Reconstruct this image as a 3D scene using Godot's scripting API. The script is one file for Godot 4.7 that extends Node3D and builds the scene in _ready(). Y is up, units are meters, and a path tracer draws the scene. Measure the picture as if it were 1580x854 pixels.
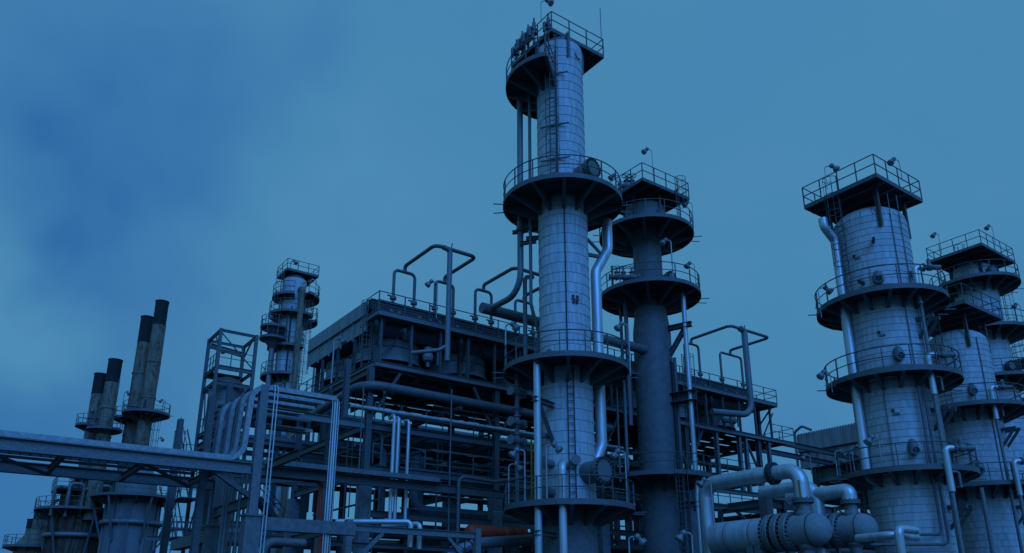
extends Node3D
# A refinery under a heavy blue sky. x runs along the long air cooler, -z goes away from it to the left, y is up.

const FOCAL := 1213.5        # focal length in pixels of the 1580 pixel wide photograph
const EYE := Vector3(0, 1.7, 0)
const PITCH := 0.3095
const YAW := 0.6259
var mats := {}
var taken := {}
var cache := {}
var rng := RandomNumberGenerator.new()

class Geo extends RefCounted:
	var v := PackedVector3Array()
	var n := PackedVector3Array()
	func tri(a: Vector3, b: Vector3, c: Vector3, na: Vector3, nb: Vector3, nc: Vector3) -> void:
		v.append(a); v.append(c); v.append(b)
		n.append(na); n.append(nc); n.append(nb)
	func quad(a: Vector3, b: Vector3, c: Vector3, d: Vector3) -> void:
		var m := (c - a).cross(d - b).normalized()
		tri(a, b, c, m, m, m); tri(a, c, d, m, m, m)
	func soft(a: Vector3, b: Vector3, c: Vector3, d: Vector3, na: Vector3, nb: Vector3, nc: Vector3, nd: Vector3) -> void:
		tri(a, b, c, na, nb, nc); tri(a, c, d, na, nc, nd)
	func box(c: Vector3, s: Vector3, b := Basis()) -> Geo:
		var x := b.x * s.x / 2; var y := b.y * s.y / 2; var z := b.z * s.z / 2
		quad(c - x - y + z, c + x - y + z, c + x + y + z, c - x + y + z)
		quad(c + x - y - z, c - x - y - z, c - x + y - z, c + x + y - z)
		quad(c + x - y + z, c + x - y - z, c + x + y - z, c + x + y + z)
		quad(c - x - y - z, c - x - y + z, c - x + y + z, c - x + y - z)
		quad(c - x + y + z, c + x + y + z, c + x + y - z, c - x + y - z)
		quad(c - x - y - z, c + x - y - z, c + x - y + z, c - x - y + z)
		return self
	# a rolled I section from a to b, depth d, flange width w
	func ibeam(a: Vector3, b: Vector3, d: float, w: float, up := Vector3.UP) -> Geo:
		var z := (b - a).normalized()
		if absf(z.dot(up)) > 0.95: up = Vector3.FORWARD
		var x := up.cross(z).normalized(); var y := z.cross(x)
		var bs := Basis(x, y, z); var l := (b - a).length(); var t := clampf(d * 0.07, 0.014, 0.03); var m := (a + b) / 2
		box(m + y * (d - t) / 2, Vector3(w, t, l), bs); box(m - y * (d - t) / 2, Vector3(w, t, l), bs)
		box(m, Vector3(t * 0.8, d - 2 * t, l - 0.004), bs)
		return self
	func bar(a: Vector3, b: Vector3, sx: float, sy: float, up := Vector3.UP) -> Geo:
		var z := (b - a).normalized()
		if absf(z.dot(up)) > 0.95: up = Vector3.FORWARD
		var x := up.cross(z).normalized()
		return box((a + b) / 2, Vector3(sx, sy, (b - a).length()), Basis(x, z.cross(x), z))
	func tube(p: PackedVector3Array, r: float, sides := 8, cap := true, r_end := -1.0) -> Geo:
		var last := p.size() - 1
		var t := (p[1] - p[0]).normalized()
		var x := t.cross(Vector3.UP if absf(t.y) < 0.9 else Vector3.RIGHT).normalized()
		var rings := []
		var norms := []
		for i in p.size():
			var d := (p[mini(i + 1, last)] - p[maxi(i - 1, 0)]).normalized()
			x = (x - d * x.dot(d)).normalized()
			var y := d.cross(x)
			var rr := r if r_end < 0 else lerpf(r, r_end, float(i) / last)
			var ring := PackedVector3Array(); var nn := PackedVector3Array()
			for k in sides:
				var a := TAU * k / sides
				var o := x * cos(a) + y * sin(a)
				nn.append(o); ring.append(p[i] + o * rr)
			rings.append(ring); norms.append(nn)
		for i in last:
			for k in sides:
				var j := (k + 1) % sides
				soft(rings[i][k], rings[i][j], rings[i + 1][j], rings[i + 1][k], norms[i][k], norms[i][j], norms[i + 1][j], norms[i + 1][k])
		if cap:
			var d0 := (p[0] - p[1]).normalized(); var d1 := (p[last] - p[last - 1]).normalized()
			for k in range(1, sides - 1):
				tri(rings[0][0], rings[0][k + 1], rings[0][k], d0, d0, d0)
				tri(rings[last][0], rings[last][k], rings[last][k + 1], d1, d1, d1)
		return self
	# turned shape: profile of (radius, height along axis) from base; smooth profiles share normals along it
	func lathe(c: Vector3, axis: Vector3, prof: Array, sides := 16, smooth := false, a0 := 0.0, a1 := TAU) -> Geo:
		var y := axis.normalized()
		var x := y.cross(Vector3.UP if absf(y.y) < 0.9 else Vector3.BACK).normalized()
		var z := x.cross(y)
		var pn := []
		for i in prof.size():
			var q0: Vector2 = prof[maxi(i - 1, 0)]; var q1: Vector2 = prof[mini(i + 1, prof.size() - 1)]
			pn.append(Vector2(q1.y - q0.y, q0.x - q1.x).normalized())
		for i in prof.size() - 1:
			var p0: Vector2 = prof[i]; var p1: Vector2 = prof[i + 1]
			var f := Vector2(p1.y - p0.y, p0.x - p1.x).normalized()
			var n0: Vector2 = pn[i] if smooth else f
			var n1: Vector2 = pn[i + 1] if smooth else f
			for k in sides:
				var a := lerpf(a0, a1, float(k) / sides); var b := lerpf(a0, a1, float(k + 1) / sides)
				var u := x * cos(a) + z * sin(a); var w := x * cos(b) + z * sin(b)
				soft(c + u * p0.x + y * p0.y, c + u * p1.x + y * p1.y, c + w * p1.x + y * p1.y, c + w * p0.x + y * p0.y, u * n0.x + y * n0.y, u * n1.x + y * n1.y, w * n1.x + y * n1.y, w * n0.x + y * n0.y)
		return self
	func mesh() -> ArrayMesh:
		var m := ArrayMesh.new(); var a := []
		a.resize(Mesh.ARRAY_MAX); a[Mesh.ARRAY_VERTEX] = v; a[Mesh.ARRAY_NORMAL] = n
		m.add_surface_from_arrays(Mesh.PRIMITIVE_TRIANGLES, a)
		return m

# ---- where a point of the photograph stands, given one known distance of it ----
func ray(px: float, py: float) -> Vector3:
	var r := (px - 790.0) / FOCAL; var d := (555.66 - py) / FOCAL
	var up := d * cos(PITCH) + sin(PITCH); var fw := cos(PITCH) - d * sin(PITCH)
	return Vector3(r * cos(YAW) + fw * sin(YAW), up, r * sin(YAW) - fw * cos(YAW)) / fw
func far(px: float, py: float, d: float) -> Vector3: return EYE + ray(px, py) * d
func onx(px: float, py: float, x: float) -> Vector3:
	var r := ray(px, py); return EYE + r * (x / r.x)
func ony(px: float, py: float, y: float) -> Vector3:
	var r := ray(px, py); return EYE + r * ((y - EYE.y) / r.y)
func onz(px: float, py: float, z: float) -> Vector3:
	var r := ray(px, py); return EYE + r * (z / r.z)

# column of the photograph in which a point of the place shows, for saying which of several alike things is which
func across(p: Vector3) -> float:
	var q := p - EYE; var r := q.x * cos(YAW) + q.z * sin(YAW); var w := q.x * sin(YAW) - q.z * cos(YAW)
	return r / (w * cos(PITCH) + q.y * sin(PITCH))
const ORDER := ["leftmost", "second", "third", "fourth", "fifth", "sixth", "seventh", "eighth", "ninth", "tenth", "eleventh", "twelfth", "thirteenth", "fourteenth", "fifteenth", "sixteenth", "seventeenth", "eighteenth", "nineteenth", "twentieth", "twenty-first", "twenty-second", "twenty-third", "twenty-fourth", "twenty-fifth", "twenty-sixth", "twenty-seventh"]
func nth(k: int) -> String: return "leftmost" if k == 0 else ORDER[k] + " from the left"
# many alike pipes: specs of [points, radius, bend]; each says its place among them
func pipe_family(called: String, tail: String, specs: Array, m: Material, group: String, category := "pipe", sides := 8) -> void:
	specs.sort_custom(func(a, b): return across((a[0][0] + a[0][1]) / 2) < across((b[0][0] + b[0][1]) / 2))
	for k in specs.size(): pipe(called, nth(k) + " " + tail, specs[k][0], specs[k][1], m, specs[k][2], group, category, sides)

# ---- naming ----
func numbered(called: String) -> String:
	var k: int = taken.get(called, 0); taken[called] = k + 1
	return called if k == 0 else "%s_%03d" % [called, k]
func thing(called: String, label: String, category: String, at := Vector3.ZERO, group := "") -> Node3D:
	var o := Node3D.new(); o.name = numbered(called); add_child(o); o.position = at
	o.set_meta("label", label); o.set_meta("category", category); o.set_meta("kind", "thing")
	if group: o.set_meta("group", group)
	return o
func part(called: String, m: Mesh, mat: Material, parent: Node3D, at := Vector3.ZERO, b := Basis()) -> MeshInstance3D:
	var o := MeshInstance3D.new(); o.name = called; o.mesh = m; o.material_override = mat
	o.transform = Transform3D(b, at); parent.add_child(o, true)
	return o
func sub(called: String, parent: Node3D, at := Vector3.ZERO) -> Node3D:
	var o := Node3D.new(); o.name = called; o.position = at; parent.add_child(o, true); return o
func lone(called: String, label: String, category: String, m: Mesh, mat: Material, at := Vector3.ZERO, group := "") -> MeshInstance3D:
	var o := MeshInstance3D.new(); o.name = numbered(called); o.mesh = m; o.material_override = mat; o.position = at; add_child(o)
	o.set_meta("label", label); o.set_meta("category", category); o.set_meta("kind", "thing")
	if group: o.set_meta("group", group)
	return o
func structure(called: String, m: Mesh, mat: Material) -> void:
	var o := MeshInstance3D.new(); o.name = called; o.mesh = m; o.material_override = mat; add_child(o); o.set_meta("kind", "structure")

# ---- materials ----
func noise_image(seed_: int, freq: float, oct: int, sx := 1.0, sy := 1.0, lo := 0.75, hi := 1.0, size := 512) -> ImageTexture:
	var f := FastNoiseLite.new(); f.seed = seed_; f.noise_type = FastNoiseLite.TYPE_SIMPLEX_SMOOTH
	f.frequency = freq; f.fractal_octaves = oct
	var im := Image.create_empty(size, size, true, Image.FORMAT_RGB8)
	for y in size:
		for x in size:
			# the noise is taken on a torus so that the picture repeats without a seam
			var a := TAU * x / size; var b := TAU * y / size
			var q := f.get_noise_3d(cos(a) * 80 * sx + 300, sin(a) * 80 * sx + cos(b) * 80 * sy, sin(b) * 80 * sy) * 0.5 + 0.5
			var g := lerpf(lo, hi, clampf((q - 0.22) / 0.56, 0, 1))
			im.set_pixel(x, y, Color(g, g, g))
	im.generate_mipmaps()
	return ImageTexture.create_from_image(im)
func stain_image(seed_: int, base: Color, stain: Color, amount: float) -> ImageTexture:
	var f := FastNoiseLite.new(); f.seed = seed_; f.frequency = 0.02; f.fractal_octaves = 4
	var size := 512
	var im := Image.create_empty(size, size, true, Image.FORMAT_RGB8)
	for y in size:
		for x in size:
			var a := TAU * x / size; var b := TAU * y / size
			var q := f.get_noise_3d(cos(a) * 160 + 300, sin(a) * 160 + cos(b) * 18, sin(b) * 18) * 0.5 + 0.5
			var p := f.get_noise_3d(cos(a) * 60 + 900, sin(a) * 60 + cos(b) * 60, sin(b) * 60) * 0.5 + 0.5
			var k := clampf((q * 0.7 + p * 0.5 - 0.62 + amount) * 4.0, 0, 1)
			im.set_pixel(x, y, base.lerp(stain, k * 0.85) * (0.88 + 0.24 * p))
	im.generate_mipmaps()
	return ImageTexture.create_from_image(im)
func mat(called: String, base: float, rough: float, metal := 0.0, tex: Texture2D = null, scale := 0.3, tint := Color(1, 1, 1)) -> StandardMaterial3D:
	var m := StandardMaterial3D.new()
	m.albedo_color = (tint * base).linear_to_srgb(); m.albedo_color.a = 1.0
	m.roughness = rough; m.metallic = metal
	if tex:
		m.albedo_texture = tex; m.uv1_triplanar = true; m.uv1_world_triplanar = true; m.uv1_scale = Vector3.ONE * scale
	mats[called] = m
	return m

# ---- shapes used again and again ----
func bent(p: Array, radius: float, steps := 6) -> PackedVector3Array:
	var out := PackedVector3Array([p[0]])
	for i in range(1, p.size() - 1):
		var a: Vector3 = p[i - 1]; var b: Vector3 = p[i]; var c: Vector3 = p[i + 1]
		var u := (a - b).normalized(); var w := (c - b).normalized()
		var ang := u.angle_to(w)
		if ang > 3.1: continue
		var d := minf(radius / tan(ang / 2), minf((a - b).length(), (c - b).length()) * 0.49)
		var r := d * tan(ang / 2)
		var mid := b + (u + w).normalized() * (r / sin(ang / 2))
		var s := b + u * d - mid; var e := b + w * d - mid
		for k in steps + 1:
			out.append(mid + s.slerp(e, float(k) / steps))
	out.append(p[-1])
	return out
func arc(r: float, y: float, a0: float, a1: float, step := 0.12) -> PackedVector3Array:
	var n := maxi(2, int(ceil(absf(a1 - a0) / step)))
	var o := PackedVector3Array()
	for i in n + 1:
		var a := lerpf(a0, a1, float(i) / n); o.append(Vector3(cos(a) * r, y, sin(a) * r))
	return o
func post_mesh(h: float) -> Mesh:
	var key := "post%.2f" % h
	if not cache.has(key): cache[key] = Geo.new().bar(Vector3.ZERO, Vector3(0, h, 0), 0.075, 0.045).mesh()
	return cache[key]
# a straight or angular guard rail on corner points, part of `parent`; posts, top rail and middle rail are its pieces
func guard(parent: Node3D, pts: Array, h := 1.28, gap := 1.3, m: Material = null) -> void:
	if m == null: m = mats.rail
	var path := PackedVector3Array(pts)
	for y in [h, h * 0.52]:
		var g := Geo.new()
		for i in pts.size() - 1: g.tube(PackedVector3Array([pts[i] + Vector3.UP * y, pts[i + 1] + Vector3.UP * y]), 0.032, 6)
		part("top_rail" if y == h else "middle_rail", g.mesh(), m, parent)
	for i in pts.size() - 1:
		var l: float = (pts[i + 1] - pts[i]).length(); var n := maxi(1, int(round(l / gap)))
		for k in n + (1 if i == pts.size() - 2 else 0):
			part("post", post_mesh(h), m, parent, path[i].lerp(path[i + 1], float(k) / n))
# a round working platform on a column: deck, rim plate, rails, posts and tapered brackets; angles from +x towards +z
func round_platform(parent: Node3D, y: float, ri: float, ro: float, a0 := 0.0, a1 := TAU, brackets := 12, hgt := 1.28, m: Material = null) -> Node3D:
	if m == null: m = mats.steel
	var p := sub("platform", parent, Vector3(0, y, 0))
	var sides := maxi(8, int((a1 - a0) / TAU * 56))
	var full := a1 - a0 > 6.2
	# lathe measures its angle from x = axis.cross(BACK): turn so that 0 is +x
	part("deck", ring(ri, ro - 0.02, -0.03, 0.03, sides, a0, a1), mats.shaded_grating, p)
	part("rim_plate", ring(ro - 0.02, ro, -0.16, 0.13, sides, a0, a1), m, p)
	var rr := ro - 0.05
	part("top_rail", Geo.new().tube(arc(rr, hgt, a0, a1), 0.034, 6).mesh(), mats.rail, p)
	part("middle_rail", Geo.new().tube(arc(rr, hgt * 0.55, a0, a1), 0.028, 6).mesh(), mats.rail, p)
	if not full:
		for a in [a0, a1]:
			for yy in [hgt, hgt * 0.55]:
				part("end_rail", Geo.new().tube(PackedVector3Array([Vector3(cos(a) * (ri + 0.1), yy, sin(a) * (ri + 0.1)), Vector3(cos(a) * rr, yy, sin(a) * rr)]), 0.03, 6).mesh(), mats.rail, p)
	var np := maxi(3, int((a1 - a0) * ro / 1.35))
	for k in np + (0 if full else 1):
		var a := lerpf(a0, a1, float(k) / np)
		part("post", post_mesh(hgt), mats.rail, p, Vector3(cos(a) * rr, 0, sin(a) * rr), Basis(Vector3.UP, -a))
	var key := "br%.2f_%.2f" % [ri, ro]
	if not cache.has(key):
		var g := Geo.new(); var w := 0.05; var dp := minf(0.95, (ro - ri) * 0.5)
		var q := [Vector3(ri, -0.031, 0), Vector3(ro - 0.03, -0.031, 0), Vector3(ro - 0.03, -0.17, 0), Vector3(ri, -dp, 0)]
		var o := Vector3(0, 0, w)
		g.quad(q[0] + o, q[3] + o, q[2] + o, q[1] + o); g.quad(q[1] - o, q[2] - o, q[3] - o, q[0] - o)
		for i in 4: g.quad(q[i] + o, q[(i + 1) % 4] + o, q[(i + 1) % 4] - o, q[i] - o)
		var fl := Vector3(0, 0, 0.1)
		g.bar(q[3] + Vector3(0, -0.012, 0), q[2] + Vector3(0, -0.012, 0), 0.2, 0.02)
		cache[key] = g.mesh()
	var nb := maxi(2, int(round(brackets * (a1 - a0) / TAU)))
	for k in nb + (0 if full else 1):
		part("bracket", cache[key], m, p, Vector3.ZERO, Basis(Vector3.UP, -lerpf(a0 + (0.0 if not full else 0.13), a1 + (0.0 if not full else 0.13), float(k) / nb)))
	if full:
		for a in [0.52, 0.74, 3.62, 3.9]:
			part("outrigger_rod", Geo.new().bar(Vector3(cos(a) * (ro - 0.2), -0.2, sin(a) * (ro - 0.2)), Vector3(cos(a) * (ro + 0.6), -0.2, sin(a) * (ro + 0.6)), 0.05, 0.05).mesh(), mats.rail, p)
	return p
# flat ring with thickness, angles from +x towards +z
func ring(ri: float, ro: float, y0: float, y1: float, sides: int, a0 := 0.0, a1 := TAU) -> Mesh:
	var g := Geo.new()
	for k in sides:
		var a := lerpf(a0, a1, float(k) / sides); var b := lerpf(a0, a1, float(k + 1) / sides)
		var u := Vector3(cos(a), 0, sin(a)); var w := Vector3(cos(b), 0, sin(b))
		var lo := Vector3(0, y0, 0); var hi := Vector3(0, y1, 0)
		g.quad(u * ri + hi, w * ri + hi, w * ro + hi, u * ro + hi)
		g.quad(u * ri + lo, u * ro + lo, w * ro + lo, w * ri + lo)
		g.soft(u * ro + lo, u * ro + hi, w * ro + hi, w * ro + lo, u, u, w, w)
		g.soft(w * ri + lo, w * ri + hi, u * ri + hi, u * ri + lo, -w, -w, -u, -u)
	if a1 - a0 < 6.2:
		for a in [a0, a1]:
			var u := Vector3(cos(a), 0, sin(a))
			g.quad(u * ri + Vector3(0, y0, 0), u * ro + Vector3(0, y0, 0), u * ro + Vector3(0, y1, 0), u * ri + Vector3(0, y1, 0))
	return g.mesh()
# a rectangular working platform: deck planks, channel edges, joists, rails
func square_platform(parent: Node3D, lo: Vector3, hi: Vector3, hgt := 1.28, joists := 4, m: Material = null) -> Node3D:
	if m == null: m = mats.steel
	var p := sub("platform", parent, Vector3((lo.x + hi.x) / 2, lo.y, (lo.z + hi.z) / 2))
	var sx := hi.x - lo.x; var sz := hi.z - lo.z
	part("deck", Geo.new().box(Vector3(0, 0.0, 0), Vector3(sx - 0.04, 0.05, sz - 0.04)).mesh(), mats.shaded_grating, p)
	for s in [-1.0, 1.0]:
		part("edge_channel", Geo.new().box(Vector3(0, -0.08, s * (sz / 2)), Vector3(sx + 0.05, 0.26, 0.05)).mesh(), m, p)
		part("edge_channel", Geo.new().box(Vector3(s * (sx / 2), -0.08, 0), Vector3(0.05, 0.256, sz - 0.06)).mesh(), m, p)
	for k in joists:
		var x := lerpf(-sx / 2, sx / 2, (k + 0.7) / (joists + 0.4))
		part("joist", Geo.new().ibeam(Vector3(x, -0.16, -sz / 2 + 0.03), Vector3(x, -0.16, sz / 2 - 0.03), 0.26, 0.14).mesh(), m, p)
	var c := [Vector3(-sx / 2, 0, -sz / 2), Vector3(sx / 2, 0, -sz / 2), Vector3(sx / 2, 0, sz / 2), Vector3(-sx / 2, 0, sz / 2), Vector3(-sx / 2, 0, -sz / 2)]
	guard(p, c, hgt)
	return p
# a caged ladder standing h high, its back towards -out
func caged_ladder(parent: Node3D, foot: Vector3, h: float, out: Vector3, cage_from := 2.2, r := 0.36, m: Material = null) -> Node3D:
	if m == null: m = mats.rail
	var p := sub("caged_ladder", parent, foot)
	var s := Vector3.UP.cross(out).normalized()
	for k in [-1.0, 1.0]:
		part("stringer", Geo.new().bar(s * k * 0.22, s * k * 0.22 + Vector3(0, h + 1.0, 0), 0.06, 0.03).mesh(), m, p)
	var g := Geo.new(); var n := int(h / 0.32)
	for i in n: g.bar(s * -0.22 + Vector3(0, 0.3 + i * 0.32, 0), s * 0.22 + Vector3(0, 0.3 + i * 0.32, 0), 0.028, 0.028)
	part("rungs", g.mesh(), m, p)
	if cage_from < h:
		var key := "hoop%.2f" % r
		if not cache.has(key): cache[key] = Geo.new().tube(arc(r, 0, -2.4, 2.4, 0.3), 0.022, 5).mesh()
		var nh := maxi(2, int((h + 0.9 - cage_from) / 1.1))
		var bs := Basis(out, Vector3.UP, -s) if out.cross(Vector3.UP).dot(-s) > 0 else Basis(out, Vector3.UP, s)
		for i in nh + 1:
			part("hoop", cache[key], m, p, out * r * 0.75 + Vector3(0, lerpf(cage_from, h + 0.9, float(i) / nh), 0), bs)
		for a in [-1.6, -0.8, 0.0, 0.8, 1.6]:
			var o := bs * Vector3(cos(a) * r, 0, sin(a) * r) + out * r * 0.75
			part("cage_strap", Geo.new().bar(o + Vector3(0, cage_from, 0), o + Vector3(0, h + 0.9, 0), 0.03, 0.012).mesh(), m, p)
	return p
# a flood light on a hooked pole; `aim` is where its reflector looks
func flood_light(at: Vector3, h: float, aim: Vector3, label: String, pole_r := 0.03) -> Node3D:
	var t := thing("flood_light", label, "flood light", at, "flood lights on poles")
	var a := aim; a.y = 0; a = a.normalized()
	var top := Vector3(0, h, 0)
	part("pole", Geo.new().tube(bent([Vector3.ZERO, top, top + a * 0.32 + Vector3(0, 0.04, 0)], 0.16, 4), pole_r, 6).mesh(), mats.pole, t)
	var d := (a + Vector3(0, -1.1, 0)).normalized(); var c := top + a * 0.34 + Vector3(0, 0.1, 0)
	part("ballast_housing", Geo.new().lathe(c, d, [Vector2(0, -0.02), Vector2(0.13, 0), Vector2(0.15, 0.16), Vector2(0.1, 0.24), Vector2(0.1, 0.3)], 12).mesh(), mats.lamp, t)
	part("reflector", Geo.new().lathe(c, d, [Vector2(0.1, 0.3), Vector2(0.19, 0.36), Vector2(0.22, 0.54), Vector2(0.2, 0.56)], 12).mesh(), mats.lamp, t)
	part("lens", Geo.new().lathe(c, d, [Vector2(0.2, 0.555), Vector2(0.1, 0.58), Vector2(0.0, 0.585)], 12).mesh(), mats.lens, t)
	return t
# a pipe of its own; points in the world
func pipe(called: String, label: String, pts: Array, r: float, m: Material, bend := -1.0, group := "", category := "pipe", sides := 12) -> Node3D:
	var o: Vector3 = pts[0]; var q := []
	for p in pts: q.append(p - o)
	var mesh := Geo.new().tube(bent(q, r * 3.0 if bend < 0 else bend), r, sides).mesh()
	return lone(called, label, category, mesh, m, o, group)
# a pair of bolted flanges at a point of `parent`
func flange(parent: Node3D, at: Vector3, axis: Vector3, r: float, bolts := 12, t := 0.07, m: Material = null, called := "flange") -> void:
	if m == null: m = mats.dull
	var f := part(called, Geo.new().lathe(at, axis, [Vector2(0, -t), Vector2(r, -t), Vector2(r, -0.012), Vector2(r * 0.9, -0.012), Vector2(r * 0.9, 0.012), Vector2(r, 0.012), Vector2(r, t), Vector2(0, t)], 20).mesh(), m, parent)
	if bolts > 0:
		var y := axis.normalized()
		var x := y.cross(Vector3.UP if absf(y.y) < 0.9 else Vector3.BACK).normalized(); var z := x.cross(y)
		var br := minf(0.05, r * 0.09); var g := Geo.new()
		for k in bolts:
			var a := TAU * k / bolts
			var c := at + (x * cos(a) + z * sin(a)) * r * 0.86
			g.tube(PackedVector3Array([c - y * (t + br), c + y * (t + br)]), br, 6)
		var b := part("bolts", g.mesh(), mats.bolt, f)
		b.set_meta("kind", "stuff")
# metal sheet cladding on a column: every sheet a piece of its own
func cladding(parent: Node3D, r: float, y0: float, y1: float, course: float, per: int, kinds: Array, splits := 1, called := "cladding_sheet") -> void:
	var n := maxi(1, int(round((y1 - y0) / course))); var h := (y1 - y0) / n
	var key := "clad%.3f_%.3f_%d" % [r, h, per]
	var w := TAU / per; var segs := maxi(4, int(40.0 / per)); var gap := (0.0025 if splits == 1 else 0.005) / r
	if not cache.has(key):
		var g := Geo.new()
		var rt := r; var rb := r + 0.02; var ht := h - 0.014
		for j in splits:
			var from := w * j / splits + gap; var to := w * (j + 1) / splits - gap; var sg := maxi(2, segs / splits)
			for k in sg:
				var a := lerpf(from, to, float(k) / sg); var b := lerpf(from, to, float(k + 1) / sg)
				var u := Vector3(cos(a), 0, sin(a)); var v := Vector3(cos(b), 0, sin(b)); var up := Vector3(0, ht, 0)
				g.soft(u * rb, u * rt + up, v * rt + up, v * rb, u, u, v, v)
				g.quad(u * (rb - 0.03), u * rb, v * rb, v * (rb - 0.03))
				if k == 0: g.quad(u * rb, u * (rb - 0.03), u * (rt - 0.03) + up, u * rt + up)
				if k == sg - 1: g.quad(v * (rb - 0.03), v * rb, v * rt + up, v * (rt - 0.03) + up)
		cache[key] = g.mesh()
	for i in n:
		for k in per:
			var a := w * (k + 0.013 * ((i * 7) % 5))
			part(called, cache[key], kinds[rng.randi() % kinds.size()], parent, Vector3(0, y0 + i * h, 0), Basis(Vector3.UP, -a))

func _ready() -> void:
	rng.seed = 41
	# camera: the photograph is cropped from above the middle of its lens, hence the shifted frustum
	var cam := Camera3D.new(); cam.name = "camera"
	cam.projection = Camera3D.PROJECTION_FRUSTUM; cam.near = 0.1; cam.far = 4000.0
	cam.size = cam.near * 854.0 / FOCAL; cam.frustum_offset = Vector2(0, cam.near * 128.66 / FOCAL)
	add_child(cam); cam.position = EYE; cam.rotation = Vector3(PITCH, -YAW, 0); cam.current = true
	# sky
	var env := Environment.new(); env.background_mode = Environment.BG_SKY
	var sky := Sky.new(); var sm := PanoramaSkyMaterial.new(); sm.panorama = sky_picture(); sky.sky_material = sm
	env.sky = sky; env.background_energy_multiplier = 1.0
	env.tonemap_mode = Environment.TONE_MAPPER_LINEAR; env.tonemap_exposure = 1.0
	env.sdfgi_enabled = true; env.ssao_enabled = true; env.ssil_enabled = true
	var we := WorldEnvironment.new(); we.name = "environment"; we.environment = env; add_child(we)
	# a veiled sun high on the right, behind the camera
	var sun := DirectionalLight3D.new(); sun.name = "veiled_sun"; sun.light_energy = 0.62; sun.light_angular_distance = 45.0
	sun.light_color = Color(0.25, 0.55, 1.0); sun.shadow_enabled = true; add_child(sun)
	sun.look_at_from_position(Vector3.ZERO, Vector3(0.3, -0.7, -0.88))
	make_materials()
	structure("ground", Geo.new().box(Vector3(60, -0.5, -60), Vector3(3000, 1.0, 3000)).mesh(), mats.gravel)
	main_column()
	dark_column()
	right_columns()
	air_cooler()
	under_cooler()
	left_rack()
	exchangers()
	far_left()
	far_things()
	small_things()

func sky_picture() -> ImageTexture:
	var w := 1024; var h := 512
	var im := Image.create_empty(w, h, false, Image.FORMAT_RGBF)
	var f := FastNoiseLite.new(); f.seed = 7; f.frequency = 1.1; f.fractal_octaves = 5; f.fractal_gain = 0.5; f.noise_type = FastNoiseLite.TYPE_SIMPLEX_SMOOTH
	# soft clouds that can be pointed out: direction, width, how much darker (negative lighter)
	var blobs := []
	for b in [[210, 60, 0.2, 0.26], [120, 230, 0.15, 0.2], [190, 330, 0.12, 0.2], [130, 405, 0.06, 0.2], [60, 330, 0.07, 0.14], [20, 450, 0.08, -0.5], [230, 460, 0.1, 0.16], [20, 800, 0.2, 0.5], [380, 120, 0.14, 0.14], [1200, 690, 0.14, 0.22], [1580, 580, 0.12, 0.25], [1250, 330, 0.4, -0.06], [520, 330, 0.2, -0.08]]:
		blobs.append([ray(b[0], b[1]).normalized(), b[2], b[3]])
	var pale := Color(0.292, 0.536, 0.702); var deep := Color(0.175, 0.40, 0.645)
	for y in h:
		var el := PI / 2 - PI * (y + 0.5) / h
		for x in w:
			var az := TAU * (x + 0.5) / w   # the left edge of the picture is -z
			var d := Vector3(cos(el) * sin(az), sin(el), -cos(el) * cos(az))
			var q := d * Vector3(1, 1.7, 1)
			var k := 0.1 + 0.16 * f.get_noise_3dv(q) + 0.06 * f.get_noise_3dv(q * 3.1 + Vector3(9, 2, 4))
			var warped := d + 0.07 * Vector3(f.get_noise_3dv(d * 4.5), f.get_noise_3dv(d * 4.5 + Vector3(20, 0, 0)), f.get_noise_3dv(d * 4.5 + Vector3(0, 20, 0)))
			for b in blobs:
				var e: float = warped.distance_to(b[0]) / b[1]
				k += b[2] * exp(-e * e * e) * (1.0 + 0.5 * f.get_noise_3dv(d * 6.0))
			k = clampf(k, -0.1, 1.1)
			im.set_pixel(x, y, pale.lerp(deep, k).srgb_to_linear())
	return ImageTexture.create_from_image(im)

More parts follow.
